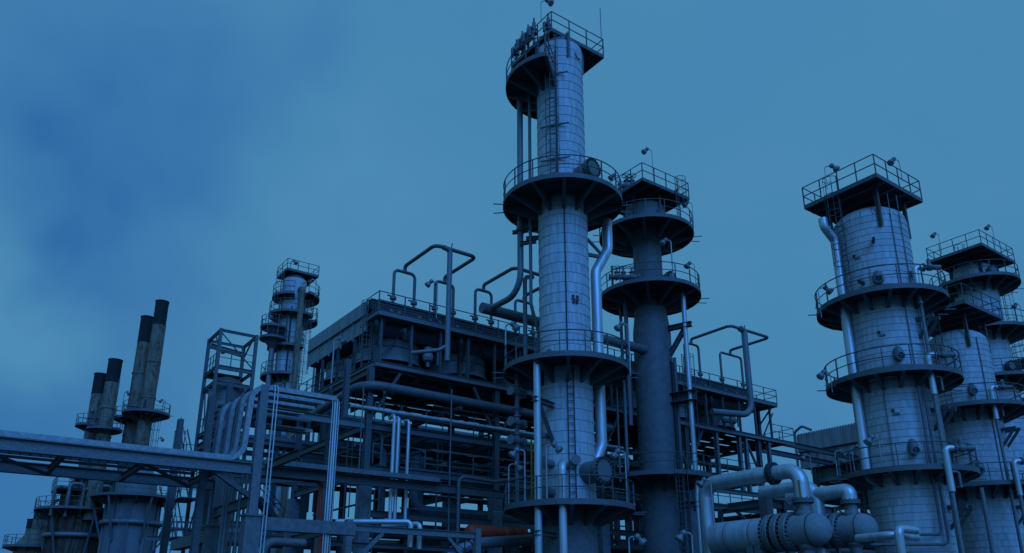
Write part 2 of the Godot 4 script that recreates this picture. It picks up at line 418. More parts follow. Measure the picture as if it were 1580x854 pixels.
func make_materials() -> void:
	var grime := noise_image(3, 0.03, 4, 1, 1, 0.82, 1.0)
	var streak := noise_image(5, 0.03, 4, 1.2, 0.16, 0.8, 1.0)
	var fine := noise_image(9, 0.08, 4, 1, 1, 0.84, 1.0)
	for i in 4:
		mat("clad%d" % i, [0.6, 0.63, 0.66, 0.62][i], [0.7, 0.66, 0.74, 0.68][i], 0.12, streak, [0.21, 0.27, 0.17, 0.24][i])
		mat("sheet%d" % i, [0.58, 0.6, 0.63, 0.59][i], [0.68, 0.64, 0.72, 0.66][i], 0.15, streak, [0.19, 0.25, 0.16, 0.22][i])
	mat("silver", 0.72, 0.4, 0.5, streak, 0.12)
	mat("tray", 0.42, 0.5, 0.35, grime, 0.3)
	mat("insulation", 0.12, 0.9, 0.0, grime, 0.4)
	mat("paint", 0.16, 0.6, 0.0, grime, 0.12)
	mat("steel", 0.15, 0.62, 0.1, grime, 0.35)
	mat("beam", 0.12, 0.65, 0.1, grime, 0.5)
	mat("pale_beam", 0.22, 0.6, 0.15, grime, 0.5)
	mat("rail", 0.1, 0.55, 0.2)
	mat("pole", 0.36, 0.45, 0.4)
	mat("lamp", 0.2, 0.5, 0.3)
	mat("dull", 0.19, 0.6, 0.1, fine, 0.8)
	mat("bolt", 0.035, 0.6, 0.3)
	mat("shaded_grating", 0.085, 0.9, 0.0, grime, 0.4).metallic_specular = 0.25  # deck grating darker than the steel: underside shade put into its colour
	mat("dark", 0.06, 0.75, 0.1, grime, 0.5)
	mat("pipe", 0.16, 0.55, 0.1, grime, 0.4)
	mat("blanket", 0.3, 0.85, 0.0, grime, 0.35)
	mat("pale_pipe", 0.24, 0.5, 0.15, grime, 0.4)
	mat("concrete", 0.2, 0.92, 0.0, grime, 0.2)
	mat("gravel", 0.06, 0.95, 0.0, fine, 0.5)
	mat("red", 0.6, 0.55, 0.0, grime, 0.6, Color(0.9, 0.09, 0.02))
	mat("yellow", 0.3, 0.6, 0.0, grime, 0.6, Color(1.0, 0.75, 0.02))
	mat("char", 0.02, 0.8, 0.1, streak, 0.3)
	var st := mat("stack", 1.0, 0.8, 0.0, stain_image(21, Color(0.52, 0.48, 0.42), Color(0.34, 0.22, 0.12), 0.08), 0.16)
	st.albedo_color = Color.WHITE
	var ru := mat("rust", 1.0, 0.85, 0.0, stain_image(31, Color(0.36, 0.33, 0.28), Color(0.26, 0.15, 0.08), 0.16), 0.14)
	ru.albedo_color = Color.WHITE
	var panel := mat("panel", 0.32, 0.6, 0.1, streak, 0.07)
	var l := mat("lens", 0.3, 0.08, 0.0); l.metallic_specular = 0.8

# ---------- the tall silver column in the middle ----------
func shell(t: Node3D, prof: Array, m: Material, sides := 40) -> void:
	part("shell", Geo.new().lathe(Vector3.ZERO, Vector3.UP, prof, sides).mesh(), m, t)
# a round cover with a ring of bolts on a neck; parts of a column
func manway(t: Node3D, y: float, a: float, r_col: float, r: float, reach: float, mm: Material) -> void:
	var u := Vector3(cos(a), 0, sin(a)); var s := sub("manway", t, Vector3(0, y, 0))
	part("neck", Geo.new().lathe(u * (r_col - 0.2), u, [Vector2(r * 0.8, 0), Vector2(r * 0.8, reach + 0.2)], 24).mesh(), mm, s)
	flange_sub(s, u * (r_col + reach), u, r, 20, 0.11)
func flange_sub(s: Node3D, at: Vector3, axis: Vector3, r: float, bolts: int, t: float) -> void:
	part("flange", Geo.new().lathe(at, axis, [Vector2(r * 0.7, -t), Vector2(r, -t), Vector2(r, -0.012), Vector2(r * 0.9, -0.012), Vector2(r * 0.9, 0.012), Vector2(r, 0.012), Vector2(r, t), Vector2(r * 0.72, t), Vector2(r * 0.72, t + 0.02), Vector2(0, t + 0.02)], 24).mesh(), mats.dull, s)
	var y := axis.normalized(); var x := y.cross(Vector3.UP if absf(y.y) < 0.9 else Vector3.BACK).normalized(); var z := x.cross(y)
	var key := "bolt%.2f" % t
	if not cache.has(key): cache[key] = Geo.new().tube(PackedVector3Array([Vector3(0, -t - 0.07, 0), Vector3(0, t + 0.08, 0)]), 0.062, 6).mesh()
	for k in bolts:
		var a := TAU * k / bolts
		part("bolt", cache[key], mats.bolt, s, at + (x * cos(a) + z * sin(a)) * r * 0.88, Basis(x, y, z))

const C1 := Vector3(26.92, 0, -32.12)
func main_column() -> void:
	var t := thing("distillation_column", "tallest silver column in the middle with three wide round platforms and square top deck", "column", C1, "process columns")
	shell(t, [Vector2(1.46, 0), Vector2(1.46, 7.0), Vector2(1.40, 7.0), Vector2(1.40, 35.6), Vector2(1.15, 35.95), Vector2(0, 36.0)], mats.concrete)
	var ks := [mats.clad0, mats.clad1, mats.clad2, mats.clad3]
	cladding(t, 1.44, 7.1, 35.5, 0.6, 6, ks, 3)
	round_platform(t, 33.0, 1.47, 3.4, 2.5, 4.95, 14)
	round_platform(t, 24.7, 1.47, 3.55, 0, TAU, 12)
	round_platform(t, 14.35, 1.47, 3.48, 0, TAU, 12)
	round_platform(t, 6.8, 1.47, 3.45, 0, TAU, 12)
	var top := square_platform(t, Vector3(-1.4, 36.15, -3.25), Vector3(2.92, 36.15, 1.0), 1.28, 3)
	# legs that carry the top deck on the column head
	for a in [0.4, 1.9, 3.4, 4.9]:
		part("deck_leg", Geo.new().ibeam(Vector3(cos(a) * 1.2, 34.2, sin(a) * 1.2) * Vector3(1.25, 1, 1.25), Vector3(cos(a) * 1.5, 36.0, sin(a) * 1.5), 0.2, 0.16).mesh(), mats.steel, t)
	for a in [1.35]:
		part("lifting_lug", Geo.new().lathe(Vector3(cos(a) * 1.5, 34.7, sin(a) * 1.5), Vector3(cos(a), 0, sin(a)), [Vector2(0, -0.04), Vector2(0.3, -0.04), Vector2(0.3, 0.04), Vector2(0, 0.04)], 14).mesh(), mats.clad1, t)
	# ladder on the front, from the second platform to the top
	var a := 2.52; var u := Vector3(cos(a), 0, sin(a))
	caged_ladder(t, u * 1.68 + Vector3(0, 24.75, 0), 9.9, u, 2.2, 0.4)
	for y in [27.0, 29.3, 32.9]:
		part("ladder_bracket", Geo.new().bar(u * 1.5 + u.cross(Vector3.UP) * -0.9 + Vector3(0, y, 0), u * 1.5 + u.cross(Vector3.UP) * 0.9 + Vector3(0, y, 0), 0.07, 0.07).mesh(), mats.rail, t)
	var cable := part("cable_run", Geo.new().bar(u * 1.53 + u.cross(Vector3.UP) * -0.14 + Vector3(0, 25, 0), u * 1.53 + u.cross(Vector3.UP) * -0.14 + Vector3(0, 34.6, 0), 0.09, 0.05).mesh(), mats.bolt, t)
	# the dark conduit down the front of the shell
	var b := 2.2; var w := Vector3(cos(b), 0, sin(b))
	part("conduit", Geo.new().tube(PackedVector3Array([w * 1.52 + Vector3(0, 14.5, 0), w * 1.52 + Vector3(0, 24.4, 0)]), 0.035, 6).mesh(), mats.bolt, t)
	var tray := sub("cable_ladder", t, Vector3.ZERO)
	var c := 2.12; var v := Vector3(cos(c), 0, sin(c)); var sd := Vector3.UP.cross(v)
	for s in [-1.0, 1.0]: part("side_rail", Geo.new().bar(v * 1.56 + sd * s * 0.17 + Vector3(0, 6.9, 0), v * 1.56 + sd * s * 0.17 + Vector3(0, 14.2, 0), 0.05, 0.09, v).mesh(), mats.bolt, tray)
	for k in 18: part("rung", Geo.new().bar(v * 1.56 - sd * 0.17 + Vector3(0, 7.1 + k * 0.4, 0), v * 1.56 + sd * 0.17 + Vector3(0, 7.1 + k * 0.4, 0), 0.04, 0.03).mesh(), mats.bolt, tray)
	manway(t, 8.55, 1.47, 1.45, 0.72, 1.0, mats.dull)
	manway(t, 26.15, 1.45, 1.45, 0.62, 0.95, mats.dull)
	# small nozzles and hand wheels
	for q in [[15.0, 2.75, 0.16, 0.5], [9.0, 2.9, 0.32, 0.7], [7.5, 2.9, 0.34, 0.7], [9.1, 2.05, 0.26, 0.45], [10.5, 3.0, 0.2, 0.6]]:
		var d := Vector3(cos(q[1]), 0, sin(q[1]))
		var s := sub("nozzle", t, Vector3(0, q[0], 0))
		part("neck", Geo.new().lathe(d * 1.35, d, [Vector2(q[2] * 0.7, 0), Vector2(q[2] * 0.7, q[3]), Vector2(q[2], q[3]), Vector2(q[2], q[3] + 0.12), Vector2(0, q[3] + 0.13)], 16).mesh(), mats.dull, s)
	# name plate on the shell
	var np := 1.85; var nd := Vector3(cos(np), 0, sin(np))
	var nb := Basis(Vector3.UP.cross(nd), Vector3.UP, nd); var pl := sub("name_plate_bracket", t, nd * 1.49 + Vector3(0, 18.15, 0))
	for q in [[-0.13, 0.14], [0.13, 0.14], [-0.1, -0.16], [0.1, -0.16]]:
		part("lug", Geo.new().box(nb * Vector3(q[0], q[1], 0), Vector3(0.13, 0.18, 0.06), nb).mesh(), mats.bolt, pl)
	part("plate", Geo.new().box(Vector3.ZERO, Vector3(0.5, 0.05, 0.05), nb).mesh(), mats.dull, pl)
	# pipes beside it
	var p := far(803, 380, 42.6)
	var elbow := Vector3(p.x, far(803, 452, 42.6).y, p.z)
	var tail := onx(757, 482, p.x); tail.y = elbow.y
	var vp := pipe("overhead_pipe", "thick grey pipe dropping left of the tall silver column then bending back to the cooler", [Vector3(p.x, 32.9, p.z), elbow, tail], 0.19, mats.pale_pipe, 1.3, "", "pipe", 16)
	flange(vp, Vector3(0, far(803, 357, 42.6).y - 32.9, 0), Vector3.UP, 0.3, 8)
	var hd := pipe("vapour_header", "fat grey header pipe lying on the cooler behind the tall silver column", [Vector3(tail.x - 0.6, tail.y - 0.05, tail.z - 0.1), Vector3(tail.x + 13.5, tail.y - 0.05, tail.z - 0.1)], 0.34, mats.pipe, 1.0, "", "pipe", 18)
	p = far(818, 300, 42.0)
	pipe("side_pipe", "slim grey pipe hugging the left side of the tall silver column", [Vector3(p.x, 32.8, p.z), Vector3(p.x, far(818, 470, 42).y, p.z), far(830, 510, 42.4), Vector3(far(830, 510, 42.4).x, 15.0, far(830, 510, 42.4).z)], 0.1, mats.pipe, 0.4)
	p = far(810, 440, 42.9)
	pipe("side_pipe", "short grey pipe standing on the middle platform left of the silver column", [Vector3(p.x, 14.4, p.z), Vector3(p.x, far(810, 428, 42.9).y, p.z), far(822, 428, 43.6)], 0.13, mats.pipe, 0.4)
	for k in [[815, 375, 42.2], [803, 358, 42.6]]:
		var q := far(k[0], k[1], k[2])
		var br := thing("pipe_support", "steel bracket %s clamping the pipes left of the silver column" % ("lower, angled," if k[0] == 815 else "upper, level,"), "bracket", q)
		var to := Vector3(C1.x, q.y, C1.z) - q; to = to.normalized() * (to.length() - 1.42)
		part("arm", Geo.new().ibeam(Vector3(0, 0.28, 0) - to * 0.2, to + Vector3(0, 0.28, 0), 0.22, 0.2).mesh(), mats.steel, br)
		part("arm", Geo.new().ibeam(Vector3(-0.3, 0.02, -0.4), Vector3(0.3, 0.02, 0.4), 0.2, 0.2).mesh(), mats.steel, br)
	# right hand transfer line with its jog
	var j0 := far(938, 340, 43.2); var j1 := far(938, 385, 43.2); var j2 := far(919, 420, 42.6)
	pipe("transfer_pipe", "thick silver pipe jogging down the right side of the tall column", [Vector3(j1.x, 24.5, j1.z), Vector3(j1.x, j1.y, j1.z), j2, Vector3(j2.x, 10.4, j2.z), Vector3(j2.x, 9.2, j2.z) + (C1 - Vector3(j2.x, 0, j2.z)).normalized() * 0.5], 0.31, mats.silver, 0.9, "", "pipe", 18)
	var bq := far(917, 395, 42.6)
	var bb := thing("pipe_support", "steel knee bracket holding the silver pipe right of the tall column", "bracket", bq)
	var tc := (Vector3(C1.x, bq.y, C1.z) - bq).normalized()
	part("arm", Geo.new().bar(tc * -0.9, tc * 0.9, 0.16, 0.2).mesh(), mats.steel, bb)
	part("knee", Geo.new().bar(tc * -0.7, tc * 0.75 + Vector3(0, 1.3, 0), 0.14, 0.14).mesh(), mats.steel, bb)
	# pipes in front, from the lower platforms down
	p = far(829, 640, 39.4)
	var dp := pipe("drain_pipe", "silver downpipe left of the tall column passing through its lowest platform", [Vector3(p.x, 14.3, p.z), Vector3(p.x, 0, p.z)], 0.19, mats.silver, -1.0, "", "pipe", 16)
	var sup := thing("pipe_support", "grey knee bracket with clamp on the silver downpipe", "bracket", Vector3(p.x, far(829, 617, 39.4).y, p.z))
	var tw := (C1 - Vector3(p.x, 0, p.z)); tw = tw.normalized() * (tw.length() - 1.3)
	part("arm", Geo.new().ibeam(tw.normalized() * -0.35, tw, 0.24, 0.34).mesh(), mats.pale_beam, sup)
	part("knee", Geo.new().ibeam(tw.normalized() * 0.2 + Vector3(0, -0.15, 0), tw + Vector3(0, -2.2, 0), 0.16, 0.16).mesh(), mats.pale_beam, sup)
	sup = thing("pipe_support", "grey clamp bracket on the silver downpipe below the lowest platform", "bracket", Vector3(p.x, far(829, 823, 39.4).y, p.z))
	part("arm", Geo.new().ibeam(tw.normalized() * -0.35, tw, 0.22, 0.4).mesh(), mats.pale_beam, sup)
	p = far(868, 760, 38.9)
	var e2 := Vector3(p.x, far(868, 712, 38.9).y, p.z)
	pipe("outlet_pipe", "silver pipe in front of the tall column with rounded top bend", [Vector3(C1.x, e2.y, C1.z) + (e2 - Vector3(C1.x, e2.y, C1.z)).normalized() * 1.3, e2, Vector3(p.x, 0, p.z)], 0.2, mats.silver, 0.5, "", "pipe", 16)
	p = far(965, 640, 42.2)
	pipe("conduit_pipe", "thin grey pipe standing on the right edge of the middle platform", [far(948, 736, 43.2), Vector3(p.x, far(948, 736, 43.2).y, p.z), Vector3(p.x, 13.9, p.z)], 0.09, mats.pipe, 0.3)
	p = far(953, 640, 43.4)
	pipe("conduit_pipe", "thinner grey pipe left of the one at the platform's right edge", [Vector3(p.x, 8.5, p.z), Vector3(p.x, 13.9, p.z)], 0.06, mats.pipe)
	# yellow safety stripes of a pipe marker by the lowest platform
	p = far(820, 705, 40.2)
	lone("marker_post", "yellow painted post behind the silver downpipe", "post", Geo.new().box(Vector3(0, 0, 0), Vector3(0.07, 3.4, 0.07)).mesh(), mats.yellow, Vector3(p.x, 6.83 + 1.7, p.z))
	var vp0 := C1 + (far(798, 660, 41.5) - Vector3(C1.x, far(798, 660, 41.5).y, C1.z)) * Vector3(1, 0, 1)
	pipe("valve_riser", "dim upright pipe that carries three stacked valves left of the tall column", [Vector3(vp0.x, 6.83, vp0.z), Vector3(vp0.x, 14.2, vp0.z)], 0.12, mats.pipe)
	for k in 3:
		var vy: float = [13.1, 11.4, 10.4][k]
		var vt := thing("gate_valve", ["topmost", "middle", "lowest"][k] + " dark valve stacked left of the tall column between its lower platforms", "valve", Vector3(C1.x, vy, C1.z) + (far(798, 660, 41.5) - Vector3(C1.x, far(798, 660, 41.5).y, C1.z)))
		valve_body(vt, Vector3(cos(2.9), 0, sin(2.9)), 0.26)

func valve_body(t: Node3D, axis: Vector3, r: float) -> void:
	part("body", Geo.new().lathe(-axis * r * 2.2, axis, [Vector2(0, 0), Vector2(r, 0), Vector2(r, r * 0.4), Vector2(r * 0.6, r * 0.5), Vector2(r * 0.75, r * 1.6), Vector2(r * 0.9, r * 2.2), Vector2(r * 0.75, r * 2.8), Vector2(r * 0.6, r * 3.9), Vector2(r, r * 4.0), Vector2(r, r * 4.4), Vector2(0, r * 4.4)], 14).mesh(), mats.dull, t)
	part("bonnet", Geo.new().lathe(Vector3.ZERO, Vector3.UP, [Vector2(r * 0.6, 0), Vector2(r * 0.5, r * 1.2), Vector2(r * 0.75, r * 1.25), Vector2(r * 0.75, r * 1.6), Vector2(r * 0.3, r * 1.7), Vector2(r * 0.22, r * 3.0), Vector2(0, r * 3.0)], 12).mesh(), mats.dull, t)
	part("hand_wheel", Geo.new().tube(arc(r * 1.1, r * 2.9, 0, TAU, 0.4), r * 0.1, 5, false).mesh(), mats.rail, t)
	part("spokes", Geo.new().bar(Vector3(-r * 1.1, r * 2.9, 0), Vector3(r * 1.1, r * 2.9, 0), r * 0.12, r * 0.12).bar(Vector3(0, r * 2.9, -r * 1.1), Vector3(0, r * 2.9, r * 1.1), r * 0.11, r * 0.11).mesh(), mats.rail, t)

# ---------- the dark painted column behind it ----------
const C2 := Vector3(39.9, 0, -37.8)
func dark_column() -> void:
	var t := thing("painted_column", "dark grey painted column right of the tall silver one", "column", C2, "process columns")
	shell(t, [Vector2(1.36, 0), Vector2(1.36, 21.0), Vector2(1.06, 23.4), Vector2(1.06, 28.0), Vector2(1.5, 28.8), Vector2(1.5, 31.0), Vector2(1.1, 31.4), Vector2(0, 31.5)], mats.paint)
	for y in [5.0, 10.0, 15.0, 20.6]:
		part("weld_band", Geo.new().lathe(Vector3(0, y, 0), Vector3.UP, [Vector2(1.36, 0), Vector2(1.368, 0.01), Vector2(1.368, 0.05), Vector2(1.36, 0.06)], 40).mesh(), mats.paint, t)
	square_platform(t, Vector3(-2.5, 31.85, -2.4), Vector3(2.45, 31.85, 2.35), 1.28, 4)
	round_platform(t, 28.8, 1.52, 3.55, 0, TAU, 11)
	round_platform(t, 23.75, 1.08, 3.72, 0, TAU, 11)
	round_platform(t, 10.3, 1.38, 3.55, 0.2, 4.2, 10)
	for a in [0.3, 1.6, 2.9, 4.2, 5.5]:
		part("deck_leg", Geo.new().ibeam(Vector3(cos(a) * 1.56, 30.0, sin(a) * 1.56), Vector3(cos(a) * 1.62, 31.7, sin(a) * 1.62), 0.16, 0.16).mesh(), mats.steel, t)
	var a := 1.15; var u := Vector3(cos(a), 0, sin(a))
	caged_ladder(t, u * 2.6 + Vector3(0, 28.85, 0), 3.2, u, 1.8, 0.42)
	part("lifting_lug", Geo.new().lathe(Vector3(cos(1.5) * 1.5, 30.2, sin(1.5) * 1.5), Vector3(cos(1.5), 0, sin(1.5)), [Vector2(0, -0.05), Vector2(0.4, -0.05), Vector2(0.4, 0.05), Vector2(0, 0.05)], 14).mesh(), mats.paint, t)
	manway(t, 24.75, 1.45, 1.06, 0.52, 0.9, mats.paint)
	# ladder up the right side from the lowest platform
	a = 1.12; u = Vector3(cos(a), 0, sin(a))
	caged_ladder(t, u * 2.15 + Vector3(0, 10.4, 0), 7.6, u, 2.0, 0.45)
	a = 2.0; u = Vector3(cos(a), 0, sin(a))
	caged_ladder(t, u * 3.3 + Vector3(0, 3.0, 0), 7.4, u, 2.4, 0.42)
	part("pipe_run", Geo.new().tube(bent([Vector3(cos(1.35) * 1.5, 5, sin(1.35) * 1.5), Vector3(cos(1.35) * 1.5, 18.4, sin(1.35) * 1.5), Vector3(cos(1.35) * 1.2, 18.9, sin(1.35) * 1.2)], 0.3), 0.09, 8).mesh(), mats.bolt, t)
	part("pipe_run", Geo.new().tube(PackedVector3Array([Vector3(cos(1.1) * 1.55, 5, sin(1.1) * 1.55), Vector3(cos(1.1) * 1.55, 18.9, sin(1.1) * 1.55)]), 0.13, 8).mesh(), mats.pipe, t)
	# silver riser at its right with bracket
	var p := far(1062, 570, 52.5)
	var rp := pipe("riser_pipe", "slim silver riser right of the dark painted column", [Vector3(p.x, 3.0, p.z), Vector3(p.x, 23.5, p.z)], 0.17, mats.silver)
	for k in [[1062, 502, "upper steel arm holding the slim silver riser"], [1068, 612, "grey box bracket halfway up the slim silver riser"], [1080, 778, "lowest grey arm holding the slim silver riser"]]:
		var q := Vector3(p.x, far(k[0], k[1], 52.5).y, p.z)
		var br := thing("pipe_support", k[2], "bracket", q)
		var to := Vector3(C2.x, q.y, C2.z) - q; to = to.normalized() * (to.length() - 1.3)
		part("arm", Geo.new().ibeam(to.normalized() * -0.5, to, 0.34 if k[1] != 612 else 0.7, 0.4 if k[1] != 612 else 1.0).mesh(), mats.beam, br)
		if k[1] == 502: part("knee", Geo.new().ibeam(Vector3(0, -0.2, 0), to + Vector3(0, -2.0, 0), 0.3, 0.3).mesh(), mats.beam, br)
	p = far(965, 470, 53.5)
	pipe("riser_pipe", "grey pipe rising between the silver and the dark column", [Vector3(p.x, 14.0, p.z), Vector3(p.x, 25.2, p.z), Vector3(p.x, 25.2, p.z) + Vector3(0.8, 0, 0.6)], 0.16, mats.pipe, 0.5)
	p = far(957, 470, 54.5)
	pipe("riser_pipe", "second grey pipe between the columns, left of its twin", [Vector3(p.x, 14.0, p.z), Vector3(p.x, 24.8, p.z), Vector3(p.x, 24.8, p.z) + Vector3(1.0, 0, 0.2)], 0.12, mats.pipe, 0.5)
	var ys := far(944, 405, 52.5)
	ys.y = 23.78 + 0.95
	lone("marker_post", "yellow post on the dark column's second round platform", "post", Geo.new().box(Vector3.ZERO, Vector3(0.12, 1.9, 0.12)).mesh(), mats.yellow, ys)
	for k in 3:
		var q := far([952, 962, 975][k], [430, 425, 418][k], 52.4)
		q.y = 24.75
		var vt := thing("gate_valve", ["left", "middle", "right"][k] + " valve on the dark column's second round platform", "valve", q)
		valve_body(vt, Vector3(0.8, 0, 0.6), 0.26)

# ---------- the three clad columns on the right ----------
const C3 := Vector3(42.74, 0, -22.17)
const C4 := Vector3(57.77, 0, -24.87)
const C5 := Vector3(72.75, 0, -28.85)
func clad_column(label: String, at: Vector3, r: float, top: float, course: float, ks: Array, per: int, from: float) -> Node3D:
	var t := thing("clad_column", label, "column", at, "process columns")
	var prof := [Vector2(r - 0.03, 0), Vector2(r - 0.03, top)]
	for k in 9: prof.append(Vector2((r - 0.03) * cos(PI / 2 * (k + 1) / 9), top + r * 0.55 * sin(PI / 2 * (k + 1) / 9)))
	part("shell", Geo.new().lathe(Vector3.ZERO, Vector3.UP, prof, 44, true).mesh(), mats.insulation, t)
	cladding(t, r, from, top, course, per, ks)
	# gored head: tapering sheets of the dome
	var n := 20; var key := "gore%.2f" % r
	if not cache.has(key):
		var g := Geo.new(); var w := TAU / n
		for i in 6:
			var e0 := PI / 2 * i / 6.0; var e1 := PI / 2 * (i + 1) / 6.0
			for s in 2:
				var a := lerpf(0.008, w - 0.008, s / 2.0); var b := lerpf(0.008, w - 0.008, (s + 1) / 2.0)
				var q := []; var nn := []
				for c in [[a, e0], [a, e1], [b, e1], [b, e0]]:
					var u := Vector3(cos(c[0]), 0, sin(c[0]))
					q.append(u * r * cos(c[1]) + Vector3(0, r * 0.55 * sin(c[1]) + 0.01, 0)); nn.append((u * cos(c[1]) * 0.55 + Vector3(0, sin(c[1]), 0)).normalized())
				g.soft(q[0], q[1], q[2], q[3], nn[0], nn[1], nn[2], nn[3])
		cache[key] = g.mesh()
	for k in n: part("dome_sheet", cache[key], ks[k % ks.size()], t, Vector3(0, top, 0), Basis(Vector3.UP, -TAU * k / n))
	return t
# nozzle seen from below with a half round hood over it
func hooded_nozzle(t: Node3D, y: float, a: float, r: float) -> void:
	var u := Vector3(cos(a), 0, sin(a)); var s := sub("hooded_nozzle", t, u * r + Vector3(0, y, 0))
	var sd := Vector3.UP.cross(u)
	var g := Geo.new()
	# an egg shaped blister, open below
	for i in 10:
		for j in 5:
			var q := []
			for c in [[i, j], [i + 1, j], [i + 1, j + 1], [i, j + 1]]:
				var e: float = lerpf(-0.5, PI + 0.5, c[0] / 10.0); var f: float = c[1] / 5.0
				var out := sqrt(maxf(0.0, 1.0 - f * f)) 
				q.append(sd * cos(e) * 0.3 * f + Vector3(0, (0.62 if sin(e) > 0 else 0.3) * sin(e) * f, 0) + u * 0.42 * out)
			g.quad(q[0], q[1], q[2], q[3])
	part("hood", g.mesh(), mats.dull, s)
	part("mouth", Geo.new().lathe(Vector3(0, -0.1, 0) - u * 0.1, u, [Vector2(0.2, 0), Vector2(0.23, 0.5), Vector2(0.23, 0.58), Vector2(0.18, 0.58), Vector2(0.16, 0.2)], 16).mesh(), mats.dull, s)
	part("cover", Geo.new().lathe(Vector3(0, -0.1, 0), u, [Vector2(0.17, 0.4), Vector2(0, 0.41)], 16).mesh(), mats.bolt, s)
# silver relief line with valve that stands on a platform and drops below it
func relief_line(label: String, p: Vector3, y_top: float, y_low: float, toward: Vector3) -> void:
	var t := thing("relief_line", label, "pipe", Vector3(p.x, y_low, p.z), "relief lines of the clad columns")
	var h := y_top - y_low; var d := toward.normalized()
	part("riser", Geo.new().tube(PackedVector3Array([Vector3.ZERO, Vector3(0, h - 2.2, 0)]), 0.105, 12).mesh(), mats.pale_pipe, t)
	part("insulated_top", Geo.new().tube(bent([Vector3(0, h - 2.2, 0), Vector3(0, h, 0), Vector3(0, h, 0) + d * 0.45], 0.26), 0.165, 14).mesh(), mats.silver, t)
	flange(t, Vector3(0, h, 0) + d * 0.5, d, 0.24, 8, 0.05)
	part("valve_body", Geo.new().lathe(Vector3(0, h, 0) + d * 0.55, d, [Vector2(0.14, 0), Vector2(0.12, 0.1), Vector2(0.2, 0.2), Vector2(0.2, 0.4), Vector2(0.13, 0.5), Vector2(0.15, 0.55), Vector2(0.15, 0.9), Vector2(0, 0.92)], 12).mesh(), mats.dull, t)
	part("valve_bonnet", Geo.new().lathe(Vector3(0, h, 0) + d * 0.85, Vector3.UP, [Vector2(0.11, 0), Vector2(0.11, 0.45), Vector2(0.06, 0.55), Vector2(0, 0.55)], 10).mesh(), mats.dull, t)
	part("drain_branch", Geo.new().tube(bent([Vector3(0, h - 1.2, 0), Vector3(0, h - 1.2, 0) + d * 0.5, Vector3(0, h - 2.0, 0) + d * 0.5], 0.15), 0.07, 8).mesh(), mats.dull, t)
func right_columns() -> void:
	var ks := [mats.sheet0, mats.sheet1, mats.sheet2, mats.sheet3]
	var t := clad_column("widest silver clad column on the right, nearest of the three there", C3, 2.08, 23.7, 0.4, ks, 5, 0.2)
	square_platform(t, Vector3(-2.58, 25.6, -2.45), Vector3(2.5, 25.6, 2.25), 1.28, 4)
	for a in [0.8, 2.35, 3.9, 5.5]:
		part("deck_leg", Geo.new().ibeam(Vector3(cos(a) * 2.18, 22.9, sin(a) * 2.18), Vector3(cos(a) * 2.18, 25.45, sin(a) * 2.18), 0.2, 0.2).mesh(), mats.rail, t)
	round_platform(t, 18.6, 2.12, 3.55, 0, TAU, 16)
	round_platform(t, 13.95, 2.12, 3.55, 0, TAU, 16)
	round_platform(t, 8.7, 2.12, 3.5, 0, TAU, 16)
	var a := 3.35; var u := Vector3(cos(a), 0, sin(a))
	caged_ladder(t, u * 2.36 + Vector3(0, 18.7, 0), 6.95, u, 2.3, 0.42)
	hooded_nozzle(t, 19.6, 2.62, 2.1); hooded_nozzle(t, 15.0, 2.42, 2.1); hooded_nozzle(t, 9.8, 2.42, 2.1)
	for k in [[2.05, 8.8, 25.0], [1.75, 18.7, 25.0], [1.62, 8.8, 18.4], [2.9, 9.0, 13.8]]:
		var w := Vector3(cos(k[0]), 0, sin(k[0]))
		part("conduit", Geo.new().tube(PackedVector3Array([w * 2.15 + Vector3(0, k[1], 0), w * 2.15 + Vector3(0, k[2], 0)]), 0.03, 6).mesh(), mats.dull, t)
	for k in [[17.2, 1.55], [12.0, 1.55], [6.8, 1.55]]:
		var w := Vector3(cos(k[1]), 0, sin(k[1])); var sd := Vector3.UP.cross(w)
		var s := sub("pipe_arm", t, w * 2.0 + Vector3(0, k[0], 0))
		for e in [-0.35, 0.35]:
			part("beam", Geo.new().bar(sd * e, sd * e + w * 1.0, 0.16, 0.22).mesh(), mats.rail, s)
			part("knee", Geo.new().bar(sd * e + Vector3(0, -1.1, 0), sd * e + w * 0.85 + Vector3(0, -0.1, 0), 0.14, 0.14).mesh(), mats.rail, s)
	for k in [[2.75, 16.4], [2.7, 11.9], [3.1, 21.3], [1.6, 20.0]]:
		var w := Vector3(cos(k[0]), 0, sin(k[0])); var s := sub("name_plate_bracket", t, w * 2.11 + Vector3(0, k[1], 0)); var nb := Basis(Vector3.UP.cross(w), Vector3.UP, w)
		part("lug", Geo.new().box(nb * Vector3(-0.1, 0.1, 0), Vector3(0.14, 0.16, 0.08), nb).mesh(), mats.bolt, s)
		part("plate", Geo.new().box(nb * Vector3(0.06, -0.08, 0), Vector3(0.3, 0.12, 0.1), nb).mesh(), mats.dull, s)
	for k in [[2.6, 22.0], [3.0, 19.6]]:
		var w := Vector3(cos(k[0]), 0, sin(k[0]))
		part("stub_bracket", Geo.new().bar(w * 2.05 + Vector3(0, k[1], 0), w * 2.75 + Vector3(0, k[1] - 0.1, 0), 0.14, 0.18).mesh(), mats.bolt, t)
	# pipes on it
	var p := far(1288, 480, 43.0)
	pipe("insulated_downcomer", "silver pipe down the left flank of the widest clad column", [far(1270, 338, 42.4), far(1272, 350, 42.4), far(1289, 372, 42.6), Vector3(far(1289, 372, 42.6).x, 17.0, far(1289, 372, 42.6).z), Vector3(far(1289, 372, 42.6).x, 8.6, far(1289, 372, 42.6).z), Vector3(C3.x - 1.6, 7.8, C3.z + 0.2)], 0.27, mats.silver, 0.55, "", "pipe", 16)
	var lw := Vector3(cos(1.5), 0, sin(1.5)); var face := Vector3(0.81, 0, 0.59)
	var q := far(1412, 480, 40.6)
	relief_line("silver relief line with valve on the widest clad column's upper platform", far(1416, 440, 40.8), far(1410, 413, 40.8).y, 8.9, face)
